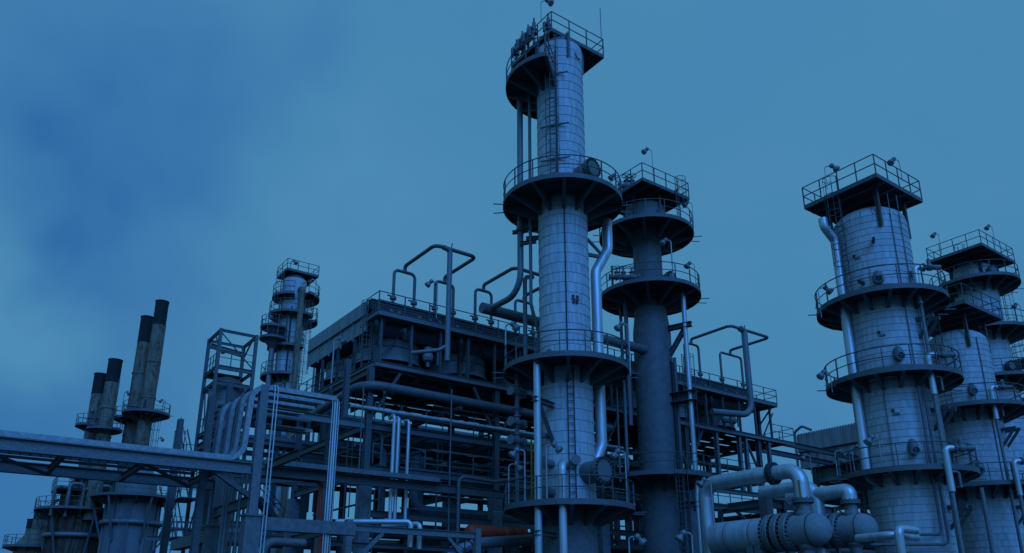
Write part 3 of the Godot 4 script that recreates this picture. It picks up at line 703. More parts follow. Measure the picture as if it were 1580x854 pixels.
	relief_line("silver relief line with valve on the widest clad column's middle platform", far(1437, 580, 40.2), far(1433, 548, 40.2).y, 4.0, face)
	relief_line("silver relief line with valve on the widest clad column's lowest platform", far(1463, 720, 39.4), far(1459, 692, 39.4).y, 0.0, face)
	for k in 3:
		var x: float = [1424, 1432, 1447][k]
		var r0 := far(x, 640, 40.6)
		pipe("thin_riser", ["left", "middle", "right"][k] + " of three thin pipes down the widest clad column's right flank", [Vector3(r0.x, 13.2, r0.z), Vector3(r0.x, [5.4, 4.9, 4.3][k], r0.z), Vector3(r0.x, [5.4, 4.9, 4.3][k], r0.z) - face * 4.0], 0.07, mats.pipe, 0.3)
	t = clad_column("silver clad column second on the right, rising behind the widest one", C4, 1.98, 20.0, 0.42, ks, 5, 0.2)
	square_platform(t, Vector3(-3.2, 22.05, -2.5), Vector3(2.5, 22.05, 2.4), 1.28, 4)
	for e in [0.8, 2.35, 3.9, 5.5]:
		part("deck_leg", Geo.new().ibeam(Vector3(cos(e) * 2.08, 19.3, sin(e) * 2.08), Vector3(cos(e) * 2.08, 21.9, sin(e) * 2.08), 0.2, 0.2).mesh(), mats.rail, t)
	round_platform(t, 14.95, 2.02, 3.7, 0, TAU, 16)
	round_platform(t, 9.6, 2.02, 3.7, 0, TAU, 16)
	hooded_nozzle(t, 16.1, 2.5, 2.0); hooded_nozzle(t, 10.7, 2.7, 2.0)
	a = 3.2; u = Vector3(cos(a), 0, sin(a))
	caged_ladder(t, u * 2.3 + Vector3(0, 15.0, 0), 7.0, u, 2.3, 0.42)
	part("conduit", Geo.new().tube(PackedVector3Array([Vector3(cos(2.05), 0, sin(2.05)) * 2.05 + Vector3(0, 9.7, 0), Vector3(cos(2.05), 0, sin(2.05)) * 2.05 + Vector3(0, 20, 0)]), 0.035, 6).mesh(), mats.dull, t)
	for k in [13.4, 8.2]:
		var w := Vector3(cos(1.55), 0, sin(1.55)); var sd := Vector3.UP.cross(w)
		var s := sub("pipe_arm", t, w * 1.9 + Vector3(0, k, 0))
		for e in [-0.35, 0.35]:
			part("beam", Geo.new().bar(sd * e, sd * e + w * 1.0, 0.16, 0.22).mesh(), mats.rail, s)
			part("knee", Geo.new().bar(sd * e + Vector3(0, -1.1, 0), sd * e + w * 0.85 + Vector3(0, -0.1, 0), 0.14, 0.14).mesh(), mats.rail, s)
	relief_line("silver relief line with valve on the second clad column's upper platform", far(1537, 640, 51.0), far(1535, 598, 51).y, 4.0, face)
	relief_line("silver relief line with valve on the second clad column's lower platform", far(1568, 730, 50.0), far(1566, 712, 50).y, 0.0, face)
	var g := far(1505, 700, 51.0)
	pipe("thin_riser", "silver pipe standing in front of the second clad column's foot", [Vector3(g.x, 1, g.z), Vector3(g.x, 9.3, g.z)], 0.14, mats.pale_pipe)
	t = clad_column("slimmer silver clad column farthest right with square deck above round platforms", C5, 1.75, 31.0, 0.6, ks, 5, 12.0)
	square_platform(t, Vector3(-3.7, 32.05, -1.95), Vector3(2.7, 32.05, 2.65), 1.28, 4)
	for e in [0.8, 2.35, 3.9, 5.5]:
		part("deck_leg", Geo.new().ibeam(Vector3(cos(e) * 1.85, 29.6, sin(e) * 1.85), Vector3(cos(e) * 1.85, 31.9, sin(e) * 1.85), 0.2, 0.2).mesh(), mats.rail, t)
	round_platform(t, 29.6, 1.8, 3.55, 0, TAU, 14)
	round_platform(t, 25.0, 1.8, 3.6, 0, TAU, 14)
	round_platform(t, 20.6, 1.8, 3.6, 5.2, 9.2, 14)
	a = 3.0; u = Vector3(cos(a), 0, sin(a))
	caged_ladder(t, u * 2.2 + Vector3(0, 29.7, 0), 2.4, u, 1.6, 0.42)
	a = 0.9; u = Vector3(cos(a), 0, sin(a))
	caged_ladder(t, u * 2.1 + Vector3(0, 20.7, 0), 8.4, u, 2.0, 0.42)
	manway(t, 30.5, 1.9, 1.76, 0.5, 0.35, mats.dull)
	manway(t, 21.6, 2.0, 1.76, 0.45, 0.4, mats.dull)
	# farther platforms with gear at the right edge of the picture
	for k in 4:
		var w := far([1588, 1590, 1592, 1596][k], [560, 620, 690, 770][k], 74.0)
		var gt := thing("side_platform", ["topmost", "second", "third", "lowest"][k] + " small steel platform with railing at the right edge behind the columns", "platform", Vector3(w.x, w.y, w.z), "platforms at the right edge")
		part("deck", Geo.new().box(Vector3.ZERO, Vector3(3.6, 0.2, 3.6)).mesh(), mats.steel, gt)
		guard(gt, [Vector3(-1.8, 0.1, -1.8), Vector3(-1.8, 0.1, 1.8), Vector3(1.8, 0.1, 1.8)])
		part("stanchion", Geo.new().ibeam(Vector3(-1.2, -w.y, 0.4), Vector3(-1.2, -0.1, 0.4), 0.3, 0.3).mesh(), mats.steel, gt)

# ---------- the long air cooler ----------
const FRONT := -41.3
func air_cooler() -> void:
	var x0 := 19.75; var x1 := 59.1; var zb := -52.5
	var t := thing("air_cooler", "long raised air cooler bank with fan rings and walkway behind the silver column", "air cooler", Vector3(x0, 16, FRONT), "air cooler banks")
	var o := t.position
	# side sheets facing left, each a panel between ribs
	for k in 5:
		var za := lerpf(-43.05, zb, k / 5.0); var zc := lerpf(-43.05, zb, (k + 1) / 5.0)
		part("upper_side_panel", Geo.new().box(Vector3(x0 - 0.02, 20.03, (za + zc) / 2) - o, Vector3(0.06, 0.94, absf(zc - za) - 0.015)).mesh(), mats.panel, t)
		part("lower_side_panel", Geo.new().box(Vector3(x0 + 0.06, 19.0, (za + zc) / 2) - o, Vector3(0.06, 1.06, absf(zc - za) - 0.015)).mesh(), mats.panel, t)
		part("panel_rib", Geo.new().box(Vector3(x0 + 0.0, 18.9, zc + 0.05) - o, Vector3(0.09, 1.25, 0.09)).mesh(), mats.panel, t)
	part("panel_ledge", Geo.new().box(Vector3(x0 - 0.02, 19.54, (-43.05 + zb) / 2) - o, Vector3(0.16, 0.05, 9.45)).mesh(), mats.steel, t)
	# bays
	var bays := 7; var bw := 37.2 / bays
	for k in bays:
		var c := x0 + 0.1 + bw * (k + 0.5)
		var hb := part("header_box", Geo.new().box(Vector3(c, 20.2, -42.95) - o, Vector3(bw - 0.08, 0.66, 0.42)).mesh(), mats.dark, t)
		var plugs := Geo.new()
		for i in 26:
			for j in 3: plugs.box(Vector3(c - bw / 2 + 0.3 + i * (bw - 0.6) / 25, 20.0 + j * 0.19, -42.72) - o, Vector3(0.07, 0.07, 0.06))
		part("plug_heads", plugs.mesh(), mats.dull, hb).set_meta("kind", "stuff")
		part("lower_header_box", Geo.new().box(Vector3(c, 19.62, -42.9) - o, Vector3(bw - 0.3, 0.3, 0.34)).mesh(), mats.steel, t)
		part("header_cap", Geo.new().box(Vector3(c, 20.56, -42.93) - o, Vector3(bw - 0.02, 0.05, 0.56)).mesh(), mats.steel, t)
		part("tube_bundle", Geo.new().box(Vector3(c, 20.0, (-43.2 + zb) / 2) - o, Vector3(bw - 0.06, 0.8, 9.2)).mesh(), mats.dark, t)
		part("plenum", Geo.new().box(Vector3(c, 19.0, (-43.1 + zb) / 2) - o, Vector3(bw - 0.12, 1.1, 9.1)).mesh(), mats.dark, t)
		for z in [-45.3, -50.2]:
			var rg := part("fan_ring", Geo.new().lathe(Vector3(c, 18.44, z) - o, Vector3.DOWN, [Vector2(2.1, 0), Vector2(2.1, 1.1), Vector2(2.28, 1.42), Vector2(2.32, 1.42), Vector2(2.32, 1.46), Vector2(2.25, 1.46), Vector2(2.05, 1.1), Vector2(2.05, 0)], 36).mesh(), mats.panel, t)
			part("ring_band", Geo.new().lathe(Vector3(c, 18.0, z) - o, Vector3.DOWN, [Vector2(2.1, 0), Vector2(2.16, 0), Vector2(2.16, 0.08), Vector2(2.1, 0.08)], 36).mesh(), mats.steel, rg)
			var fan := Geo.new(); fan.lathe(Vector3(c, 17.5, z) - o, Vector3.UP, [Vector2(0, 0), Vector2(0.4, 0), Vector2(0.4, 0.2), Vector2(0, 0.24)], 14)
			for b in 6:
				var a := TAU * b / 6 + k
				fan.box(Vector3(c, 17.6, z) - o + Vector3(cos(a), 0, sin(a)) * 1.15, Vector3(1.6, 0.03, 0.3), Basis(Vector3.UP, -a) * Basis(Vector3.RIGHT, 0.35))
			part("fan", fan.mesh(), mats.dull, t)
		# motor bridge
		part("motor_beam", Geo.new().ibeam(Vector3(c, 17.2, -43.2) - o, Vector3(c, 17.2, zb) - o, 0.24, 0.2).mesh(), mats.beam, t)
	part("maker_plate", Geo.new().lathe(onz(625, 517.5, -43.18) - o + Vector3(0, 0, 0.1), Vector3.BACK, [Vector2(0.42, 0), Vector2(0.42, 0.03), Vector2(0, 0.03)], 20).mesh(), mats.pale_beam, t).scale = Vector3(1, 1, 1)
	# walkway along the front
	var w := sub("walkway", t, Vector3(0, 3.3, 0))
	for k in 14:
		var c := lerpf(x0, x1, (k + 0.5) / 14) - x0
		part("deck_plate", Geo.new().box(Vector3(c, -0.02, -0.62), Vector3((x1 - x0) / 14 - 0.015, 0.05, 1.2)).mesh(), mats.steel, w)
		part("bracket", Geo.new().ibeam(Vector3(c - 1.3, -0.17, -0.06), Vector3(c - 1.3, -0.17, -1.7), 0.22, 0.12).mesh(), mats.beam, w)
	part("edge_channel", Geo.new().ibeam(Vector3(0, -0.08, 0), Vector3(x1 - x0, -0.08, 0), 0.36, 0.12).mesh(), mats.pale_beam, w)
	part("end_channel", Geo.new().ibeam(Vector3(0, -0.08, -0.08), Vector3(0, -0.08, -1.75), 0.355, 0.12).mesh(), mats.pale_beam, w)
	part("end_channel", Geo.new().ibeam(Vector3(x1 - x0, -0.08, -0.08), Vector3(x1 - x0, -0.08, -4.2), 0.355, 0.12).mesh(), mats.pale_beam, w)
	part("end_deck", Geo.new().box(Vector3(x1 - x0 - 1.0, -0.02, -2.7), Vector3(2.0, 0.05, 2.9)).mesh(), mats.steel, w)
	guard(w, [Vector3(0, 0.1, -1.7), Vector3(0, 0.1, 0), Vector3(x1 - x0, 0.1, 0), Vector3(x1 - x0, 0.1, -4.2)], 1.2, 1.75)
	caged_ladder(t, Vector3(0.1, 0, -1.75), 3.4, Vector3(-0.4, 0, 0.9).normalized(), 1.0, 0.42)
	# posts and braces between the two decks
	for k in 19:
		var x := lerpf(0.4, 38.6, k / 18.0)
		part("post", Geo.new().ibeam(Vector3(x, 0.15, -0.35), Vector3(x, 3.1, -0.35), 0.16, 0.16).mesh(), mats.beam, t)
		if k % 3 == 0:
			part("column", Geo.new().ibeam(Vector3(x + 0.3, 0.15, -1.8), Vector3(x + 0.3, 3.4, -1.8), 0.26, 0.26).mesh(), mats.beam, t)
			part("brace", Geo.new().bar(Vector3(x + 0.3, 0.4, -1.6), Vector3(x + 2.2, 3.0, -1.6), 0.1, 0.1).mesh(), mats.beam, t)
			part("knee", Geo.new().bar(Vector3(x + 0.3, 1.7, -1.7), Vector3(x + 0.3, 3.0, -0.3), 0.1, 0.12).mesh(), mats.beam, t)
			part("rear_column", Geo.new().ibeam(Vector3(x + 0.3, 0.15, -10.9), Vector3(x + 0.3, 2.5, -10.9), 0.26, 0.26).mesh(), mats.beam, t)
	for z in [-3.4, -6.0, -8.6]:
		part("side_post", Geo.new().ibeam(Vector3(0.1, 0.15, z), Vector3(0.1, 2.4, z), 0.16, 0.16).mesh(), mats.beam, t)
	# lower deck: edge girders, joists and grating strips
	part("edge_girder", Geo.new().ibeam(Vector3(-0.05, -0.1, 0.02), Vector3(41.3, -0.1, 0.02), 0.34, 0.18).mesh(), mats.pale_beam, t)
	part("edge_girder", Geo.new().ibeam(Vector3(-0.05, -0.1, -0.09), Vector3(-0.05, -0.1, -12.6), 0.335, 0.18).mesh(), mats.pale_beam, t)
	for k in 16:
		part("joist", Geo.new().ibeam(Vector3(1.2 + k * 2.6, -0.12, -0.08), Vector3(1.2 + k * 2.6, -0.12, -11.8), 0.28, 0.16).mesh(), mats.beam, t)
	for k in 8:
		part("deck_grating", Geo.new().box(Vector3(20.6, 0.09, -0.75 - k * 1.5), Vector3(41.1, 0.03, 1.1 if k else 1.3)).mesh(), mats.dark, t)
	guard(t, [Vector3(0.0, 0.1, -2.0), Vector3(0.0, 0.1, -12.5)], 1.25, 1.6)
	guard(t, [Vector3(38.0, 0.1, 0), Vector3(41.3, 0.1, 0), Vector3(41.3, 0.1, -6)], 1.25, 1.6)
	# pipe loops on top of the headers, each pair of nozzles one swing
	header_loop("pipe loop on the cooler nearest its left corner, with downcomer", [607, 447, 639, 455], [671, 462, 699, 468], 420, 668, 377, 729, 396, 693.0, 0.17)
	header_loop("pipe loop on the cooler partly hidden by the tall silver column", [733, 480, 758, 486], [795, 495, 822, 500], 449, 794, 413, 850, 428, 0.0, 0.0)
	header_loop("pipe loop on the cooler's right end with thick downcomer", [1058, 560, 1080, 566], [1113, 570, 1146, 580], 532, 1118, 500, 1194, 523, 1153.0, 0.26)
	for k in 12:
		var p := onz([604, 617, 648, 664, 680, 706, 742, 770, 1060, 1087, 1118, 1135][k], [470, 457, 463, 480, 470, 477, 485, 492, 568, 573, 582, 590][k], -42.62)
		p.y = [19.75, 19.75, 19.75, 19.75, 19.75, 19.75, 19.7, 19.7, 19.75, 19.75, 19.75, 19.75][k]
		var v := thing("header_valve", nth([0, 1, 2, 3, 4, 5, 6, 7, 8, 9, 10, 11][k]) + " small pale valve under the cooler's header boxes", "valve", p, "valves along the cooler headers")
		part("body", Geo.new().lathe(Vector3(0, -0.3, 0), Vector3.UP, [Vector2(0, 0), Vector2(0.14, 0), Vector2(0.14, 0.1), Vector2(0.24, 0.14), Vector2(0.24, 0.4), Vector2(0.12, 0.46), Vector2(0.12, 0.62), Vector2(0, 0.62)], 12).mesh(), mats.pale_beam, v)
		part("handle", Geo.new().bar(Vector3(-0.25, 0.34, 0), Vector3(0.15, 0.34, 0), 0.05, 0.04).mesh(), mats.rail, v)

# a small inverted U over two header nozzles, twice, joined by a loop that swings out towards the front
func header_loop(label: String, a: Array, b: Array, y_loop: float, fx: float, fy: float, gx: float, gy: float, down: float, down_r: float) -> void:
	var z := -42.9
	var a0 := onz(a[0], a[1], z); var a1 := onz(a[2], a[3], z); var b0 := onz(b[0], b[1], z); var b1 := onz(b[2], b[3], z)
	var ly := onz((a[0] + a[2]) / 2.0, y_loop, z).y
	var t := thing("header_pipe_loop", label, "pipe loop", Vector3(a0.x, 20.5, z), "pipe loops on the cooler")
	var o := t.position; var hy := ly + 0.45
	var f := ony(fx, fy, hy); var g := ony(gx, gy, hy); g.z = f.z
	for q in [[a0, a1], [b0, b1]]:
		part("nozzle_pipe", Geo.new().tube(bent([Vector3(q[0].x, 20.6, z) - o, Vector3(q[0].x, ly, z) - o, Vector3(q[1].x, ly, z) - o, Vector3(q[1].x, 20.6, z) - o], 0.32), 0.105, 10).mesh(), mats.pipe, t)
		for e in q:
			flange(t, Vector3(e.x, 21.05, z) - o, Vector3.UP, 0.22, 6, 0.09, mats.pale_beam)
			part("clamp", Geo.new().bar(Vector3(e.x - 0.42, 21.16, z) - o, Vector3(e.x + 0.1, 21.16, z) - o, 0.07, 0.07).mesh(), mats.bolt, t)
	var am := (a0.x + a1.x) / 2; var bm := (b0.x + b1.x) / 2
	part("swing_pipe", Geo.new().tube(bent([Vector3(am, ly, z) - o, Vector3(am, hy, z) - o, Vector3(am, hy, f.z) - o, Vector3(bm, hy, f.z) - o, Vector3(bm, hy, z) - o, Vector3(bm, ly, z) - o], 0.42), 0.125, 12).mesh(), mats.pipe, t)
	if down > 0.0:
		var dx := onz(down, fy + 60, f.z).x
		var foot := [Vector3(dx - 0.5, hy, f.z) - o, Vector3(dx, hy - 0.05, f.z) - o, Vector3(dx, 16.1, f.z) - o]
		if down_r > 0.2: foot = [foot[0], foot[1], Vector3(dx, 16.75, f.z) - o, Vector3(dx - 4.2, 16.55, f.z - 0.6) - o]
		part("downcomer", Geo.new().tube(bent(foot, 0.5 if down_r < 0.2 else 1.1), down_r, 14).mesh(), mats.pale_pipe, t)
		if down_r < 0.2: part("branch", Geo.new().tube(bent([Vector3(dx, 17.1, f.z) - o, Vector3(dx - 0.5, 16.75, f.z - 0.2) - o, Vector3(dx - 1.8, 16.6, f.z - 1.2) - o], 0.3), 0.12, 10).mesh(), mats.pale_pipe, t)
		part("bird_spike", Geo.new().bar(Vector3(dx + 0.1, hy + 0.1, f.z) - o, Vector3(dx + 0.15, hy + 0.45, f.z) - o, 0.05, 0.05).mesh(), mats.bolt, t)

# ---------- the steel under it, and what runs through ----------
func under_cooler() -> void:
	var t := thing("support_frame", "steel frame with concrete cased columns carrying the air cooler", "steel frame", Vector3(19.6, 0, -41.6))
	var o := t.position
	for i in 5:
		for j in 3:
			var c := Vector3(i * 9.15, 0, [0.0, -5.6, -11.0][j])
			part("column", Geo.new().ibeam(c + Vector3(0, 9.0, 0), c + Vector3(0, 15.7, 0), 0.36, 0.36).mesh(), mats.beam, t)
			part("concrete_casing", Geo.new().box(c + Vector3(0, 4.5, 0), Vector3(0.68, 9.0, 0.68)).mesh(), mats.concrete, t)
		for y in [15.5, 12.1, 9.3, 6.3]:
			part("cross_beam", Geo.new().ibeam(Vector3(i * 9.15, y, -0.2), Vector3(i * 9.15, y, -5.4), 0.44, 0.24).mesh(), mats.beam, t)
			part("cross_beam", Geo.new().ibeam(Vector3(i * 9.15, y, -5.8), Vector3(i * 9.15, y, -10.8), 0.44, 0.24).mesh(), mats.beam, t)
		if i < 4:
			for j in 3:
				for y in [12.1, 9.6 if j < 2 else 10.5, 7.0]:
					part("long_beam", Geo.new().ibeam(Vector3(i * 9.15 + 0.2, y, [0.0, -5.6, -11.0][j]), Vector3((i + 1) * 9.15 - 0.2, y, [0.0, -5.6, -11.0][j]), 0.4, 0.22).mesh(), mats.beam, t)
			part("brace", Geo.new().bar(Vector3(i * 9.15 + 0.1, 12.5, 0.14), Vector3(i * 9.15 + 1.9, 15.6, 0.14), 0.16, 0.16).mesh(), mats.beam, t)
			part("brace", Geo.new().bar(Vector3((i + 1) * 9.15 - 0.1, 12.5, 0.14), Vector3((i + 1) * 9.15 - 1.9, 15.6, 0.14), 0.16, 0.16).mesh(), mats.beam, t)
			for s in 3:
				part("intermediate_beam", Geo.new().ibeam(Vector3(i * 9.15 + 2.3 * (s + 1), 12.15, -0.2), Vector3(i * 9.15 + 2.3 * (s + 1), 12.15, -10.8), 0.3, 0.16).mesh(), mats.beam, t)
	for px in [1107, 1142, 1152, 1187]:
		var hx := onz(px, 700, -41.5).x - o.x
		part("hanger_post", Geo.new().ibeam(Vector3(hx, 11.0, 0.1), Vector3(hx, 15.7, 0.1), 0.3, 0.3).mesh(), mats.pale_beam, t)
	part("hanger_beam", Geo.new().ibeam(Vector3(28, 10.9, 0.3), Vector3(39.5, 10.9, 0.3), 0.36, 0.3).mesh(), mats.pale_beam, t)
	part("outrigger_beam", Geo.new().ibeam(Vector3(-6.4, 12.1, 0), Vector3(-0.2, 12.1, 0), 0.42, 0.22).mesh(), mats.pale_beam, t)
	part("outrigger_post", Geo.new().ibeam(Vector3(-1.5, 12.35, 0.0), Vector3(-1.5, 15.9, 0.0), 0.3, 0.3).mesh(), mats.beam, t)
	part("outrigger_post", Geo.new().ibeam(Vector3(-6.3, 0, -5.6), Vector3(-6.3, 12.0, -5.6), 0.36, 0.36).mesh(), mats.beam, t)
	part("outrigger_beam", Geo.new().ibeam(Vector3(-6.3, 12.1, -0.15), Vector3(-6.3, 12.1, -10.8), 0.42, 0.22).mesh(), mats.beam, t)
	for y in [9.3, 6.5]:
		part("outrigger_beam", Geo.new().ibeam(Vector3(-6.1, y, -5.6), Vector3(-0.3, y, -5.6), 0.4, 0.22).mesh(), mats.beam, t)
		part("outrigger_beam", Geo.new().ibeam(Vector3(-0.15, y - 0.3, 0.0), Vector3(-6.1, y - 0.3, -5.5), 0.4, 0.22).mesh(), mats.concrete if y < 7 else mats.beam, t)
	# pipes on the rack
	pipe("suction_header", "fat grey pipe sweeping round the cooler frame below its lower deck", [Vector3(18.9, 13.9, -50.5), Vector3(18.9, 14.45, -41.0), Vector3(38.5, 14.3, -41.0)], 0.28, mats.pipe, 1.3, "", "pipe", 18)
	pipe("insulated_pipe", "long silver pipe running level under the fat grey pipe", [onz(541, 626, -41.2), onz(541, 626, -41.2) + Vector3(21.5, 0, 0)], 0.12, mats.silver)
	for k in 3:
		var p := onz([606, 613, 629][k], 700, -40.6)
		pipe("vertical_pipe", ["left", "middle", "right"][k] + " of three upright silver pipes in front of the cooler frame", [Vector3(p.x, 12.6, p.z - 0.6), Vector3(p.x, 12.8 - k * 0.15, p.z), Vector3(p.x, 6.0, p.z)], [0.11, 0.11, 0.1][k], mats.silver, 0.25)
	var q := onz(697, 600, -40.3)
	pipe("hanging_rod", "very thin upright pipe hanging from the lower deck, right of three silver pipes", [Vector3(q.x, 14.8, q.z), Vector3(q.x, 6.0, q.z)], 0.05, mats.pipe)
	q = onz(561, 600, -40.0)
	pipe("hanging_rod", "very thin upright pipe before the frame's left cased column", [Vector3(q.x, 14.2, q.z), Vector3(q.x, 5.5, q.z)], 0.04, mats.pipe)
	var e := onz(708, 735, -39.6)
	pipe("bent_pipe", "grey pipe with a bend standing right of the thin hanging rod", [Vector3(e.x, 4.9, e.z), Vector3(e.x, e.y, e.z), Vector3(e.x + 2.6, e.y - 0.1, e.z), Vector3(e.x + 4.4, e.y + 0.25, e.z + 0.4)], 0.11, mats.pipe, 0.45)
	var levels := [[12.45, -43.2, 0.13], [12.5, -44.4, 0.22], [12.5, -46.0, 0.16], [12.6, -48.4, 0.3], [12.5, -50.0, 0.2], [9.95, -43.0, 0.12], [10.0, -44.6, 0.2], [10.05, -45.9, 0.26], [10.6, -48.3, 0.16], [10.9, -50.4, 0.28], [5.9, -43.4, 0.22], [6.2, -45.2, 0.16], [6.4, -48.8, 0.25], [6.6, -50.8, 0.16], [13.6, -44.9, 0.25], [13.7, -49.2, 0.3]]
	var rows := {}
	for l in levels:
		var level := "topmost" if l[0] > 13.0 else "upper" if l[0] > 12.0 else "middle" if l[0] > 9.0 else "lowest"
		rows[level] = rows.get(level, 0) + 1
		var x0 := 20.3 + fposmod(l[2] * 77.0 + l[1], 4.0)
		pipe("rack_pipe", "dim pipe inside the cooler's frame, %s from the front on its %s level" % [["first", "second", "third", "fourth", "fifth", "sixth"][rows[level] - 1], level], [Vector3(x0, l[0] + l[2], l[1]), Vector3(57.5, l[0] + l[2], l[1])], l[2], mats.pipe, -1.0, "dim pipes inside the cooler frame")
	var drop_pipe_specs := []
	for k in 9:
		var x := 21.5 + k * 4.1; var z := -43.0 - fposmod(k * 2.7, 6.0)
		drop_pipe_specs.append([[Vector3(x - 2.0, 11.2, z), Vector3(x, 11.2, z), Vector3(x, 6.3, z), Vector3(x + 3.0, 6.3, z)], 0.16 + 0.05 * (k % 3), 0.5])
	pipe_family("drop_pipe", "of the dim bent pipes dropping inside the cooler's frame", drop_pipe_specs, mats.pipe, "dim bent pipes inside the cooler frame", "pipe", 12)
	# thin runs and rails that fill the frame
	for y in [9.85, 12.35]:
		guard(t, [Vector3(0.3, y, 0.25), Vector3(9.0, y, 0.25)], 1.2, 1.6)
		guard(t, [Vector3(9.4, y, -5.3), Vector3(27.0, y, -5.3)], 1.2, 1.6)
		guard(t, [Vector3(27.6, y, 0.25), Vector3(36.4, y, 0.25)], 1.2, 1.6)
	var thin_upright_specs := []
	for k in 26:
		var x := 20.4 + fposmod(k * 5.31, 37.0); var zz := -41.9 - fposmod(k * 1.93, 9.0); var y0 := 4.0 + fposmod(k * 2.3, 5.0)
		thin_upright_specs.append([[Vector3(x, y0, zz), Vector3(x, y0 + 4.5 + fposmod(k * 1.7, 4.0), zz), Vector3(x + 0.8, y0 + 4.5 + fposmod(k * 1.7, 4.0), zz - 0.5)], 0.04 + 0.02 * (k % 3), 0.2])
	pipe_family("thin_upright", "of the thin dim uprights inside the cooler's frame", thin_upright_specs, mats.pipe, "thin uprights inside the cooler frame")
	var cross_pipe_specs := []
	for k in 14:
		var x := 21.0 + k * 2.6; var y := 8.0 + fposmod(k * 3.1, 6.5)
		cross_pipe_specs.append([[Vector3(x, y, -41.9), Vector3(x, y, -52.4)], 0.07 + 0.04 * (k % 4), -1.0])
	pipe_family("cross_pipe", "of the dim pipes crossing front to back under the cooler", cross_pipe_specs, mats.pipe, "dim cross pipes inside the cooler frame")
	for k in 10:
		var y := 6.6 + k * 0.93
		pipe("front_conduit", ["lowest", "second lowest", "third lowest", "fourth lowest", "fifth lowest", "sixth lowest", "seventh lowest", "third highest", "second highest", "highest"][k] + " thin level conduit strung along the cooler frame's front", [Vector3(20.2 + (k % 3) * 2.0, y, -41.95 - 0.1 * (k % 4)), Vector3(36.0 + (k % 4) * 5.0, y, -41.95 - 0.1 * (k % 4))], 0.035 + 0.015 * (k % 3), mats.pipe, -1.0, "thin conduits along the cooler frame", "conduit", 7)
	# bent fat pipe with the sky behind
	var s := onz(640, 745, -44.0)
	pipe("bent_pipe", "fat dark pipe turning from upright to level before a patch of sky", [Vector3(s.x, 11.4, s.z), Vector3(s.x, onz(640, 788, -44).y, s.z), Vector3(s.x + 9.0, onz(640, 788, -44).y, s.z)], 0.34, mats.pipe, 0.9, "", "pipe", 16)
	# red pieces
	var r0 := onz(722, 822, -37.0); var r1 := onz(812, 830, -37.0)
	var rv := thing("red_pipe_section", "thick red pipe section lying left of the silver downpipe", "pipe", r0)
	var rl := (r1 - r0).length()
	part("body", Geo.new().lathe(Vector3.ZERO, Vector3.RIGHT, [Vector2(0, -0.12), Vector2(0.3, -0.06), Vector2(0.44, 0.1), Vector2(0.44, rl * 0.42), Vector2(0.34, rl * 0.45), Vector2(0.34, rl * 0.58), Vector2(0.46, rl * 0.61), Vector2(0.46, rl * 0.96), Vector2(0.2, rl), Vector2(0, rl)], 24).mesh(), mats.red, rv)
	for k in [0.7, 0.86]: part("strap", Geo.new().lathe(Vector3(rl * k, 0, 0), Vector3.RIGHT, [Vector2(0.46, 0), Vector2(0.475, 0), Vector2(0.475, 0.05), Vector2(0.46, 0.05)], 24).mesh(), mats.bolt, rv)
	for k in [0.2, 0.8]: part("saddle", Geo.new().box(Vector3(rl * k, -0.44 - r0.y / 2 + 0.22, 0), Vector3(0.3, r0.y - 0.2, 0.5)).mesh(), mats.concrete, rv)
	pipe("fire_water_pipe", "thin red pipe running level then turning down behind the steel columns", [onz(402, 734, -40.5), onz(494, 745, -40.5) * Vector3(1, 0, 1) + Vector3(0, onz(402, 734, -40.5).y, 0), onz(497, 808, -40.5) * Vector3(1, 0, 1) + Vector3(0, onz(497, 808, -40.5).y - 2.0, 0)], 0.12, mats.red, 0.3)
	q = onz(760, 840, -36.0)
	pipe("insulated_pipe", "fat pale pipe lying low in front of the thick red section", [q + Vector3(-2.6, -0.6, -0.5), q + Vector3(-0.9, 0, 0), q + Vector3(2.6, 0.35, 0)], 0.3, mats.pale_pipe, 0.8)
	# front beam across the cased column with a narrow walk
	var w0 := onz(409, 709, -39.6); var w1 := onz(676, 745, -39.6)
	var wk := thing("walk_beam", "long weathered beam crossing in front of the frame's left cased column", "beam", w0)
	part("top_channel", Geo.new().box(Vector3((w1.x - w0.x) / 2, -0.14, 0), Vector3(w1.x - w0.x, 0.26, 0.5)).mesh(), mats.concrete, wk)
	part("girder", Geo.new().ibeam(Vector3(0.1, -0.55, -0.25), Vector3(18.4, -0.55, -0.25), 0.48, 0.22).mesh(), mats.beam, wk)
	part("return_beam", Geo.new().ibeam(Vector3(0.08, -0.4, 0.3), Vector3(0.08, -0.4, 4.5), 0.4, 0.22).mesh(), mats.beam, wk)
	# low front frame
	var z := -33.5
	var a := onz(538, 806, z); var b := onz(736, 821, z)
	var lf := thing("low_frame", "low steel portal with two square posts and diagonal braces in the foreground", "steel frame", Vector3(a.x, 0, z))
	var yb := a.y - 0.25; var lx := b.x - a.x
	for k in [0.0, lx]: part("post", Geo.new().box(Vector3(k, a.y / 2 + 0.05, 0), Vector3(0.3, a.y + 0.1, 0.3)).mesh(), mats.pale_beam, lf)
	part("beam", Geo.new().ibeam(Vector3(0.16, yb, 0), Vector3(lx - 0.16, yb, 0), 0.3, 0.2).mesh(), mats.pale_beam, lf)
	part("rear_beam", Geo.new().ibeam(Vector3(-0.2, yb - 0.6, -1.6), Vector3(lx, yb - 0.6, -1.6), 0.22, 0.16).mesh(), mats.beam, lf)
	part("side_beam", Geo.new().ibeam(Vector3(0, yb, -0.16), Vector3(0, yb, -4.6), 0.28, 0.2).mesh(), mats.beam, lf)
	part("brace", Geo.new().bar(Vector3(0.16, yb - 1.7, 0.0), Vector3(1.7, yb - 0.16, 0), 0.16, 0.16).mesh(), mats.pale_beam, lf)
	part("brace", Geo.new().bar(Vector3(lx - 0.16, yb - 1.7, 0.0), Vector3(lx - 1.7, yb - 0.16, 0), 0.16, 0.16).mesh(), mats.pale_beam, lf)
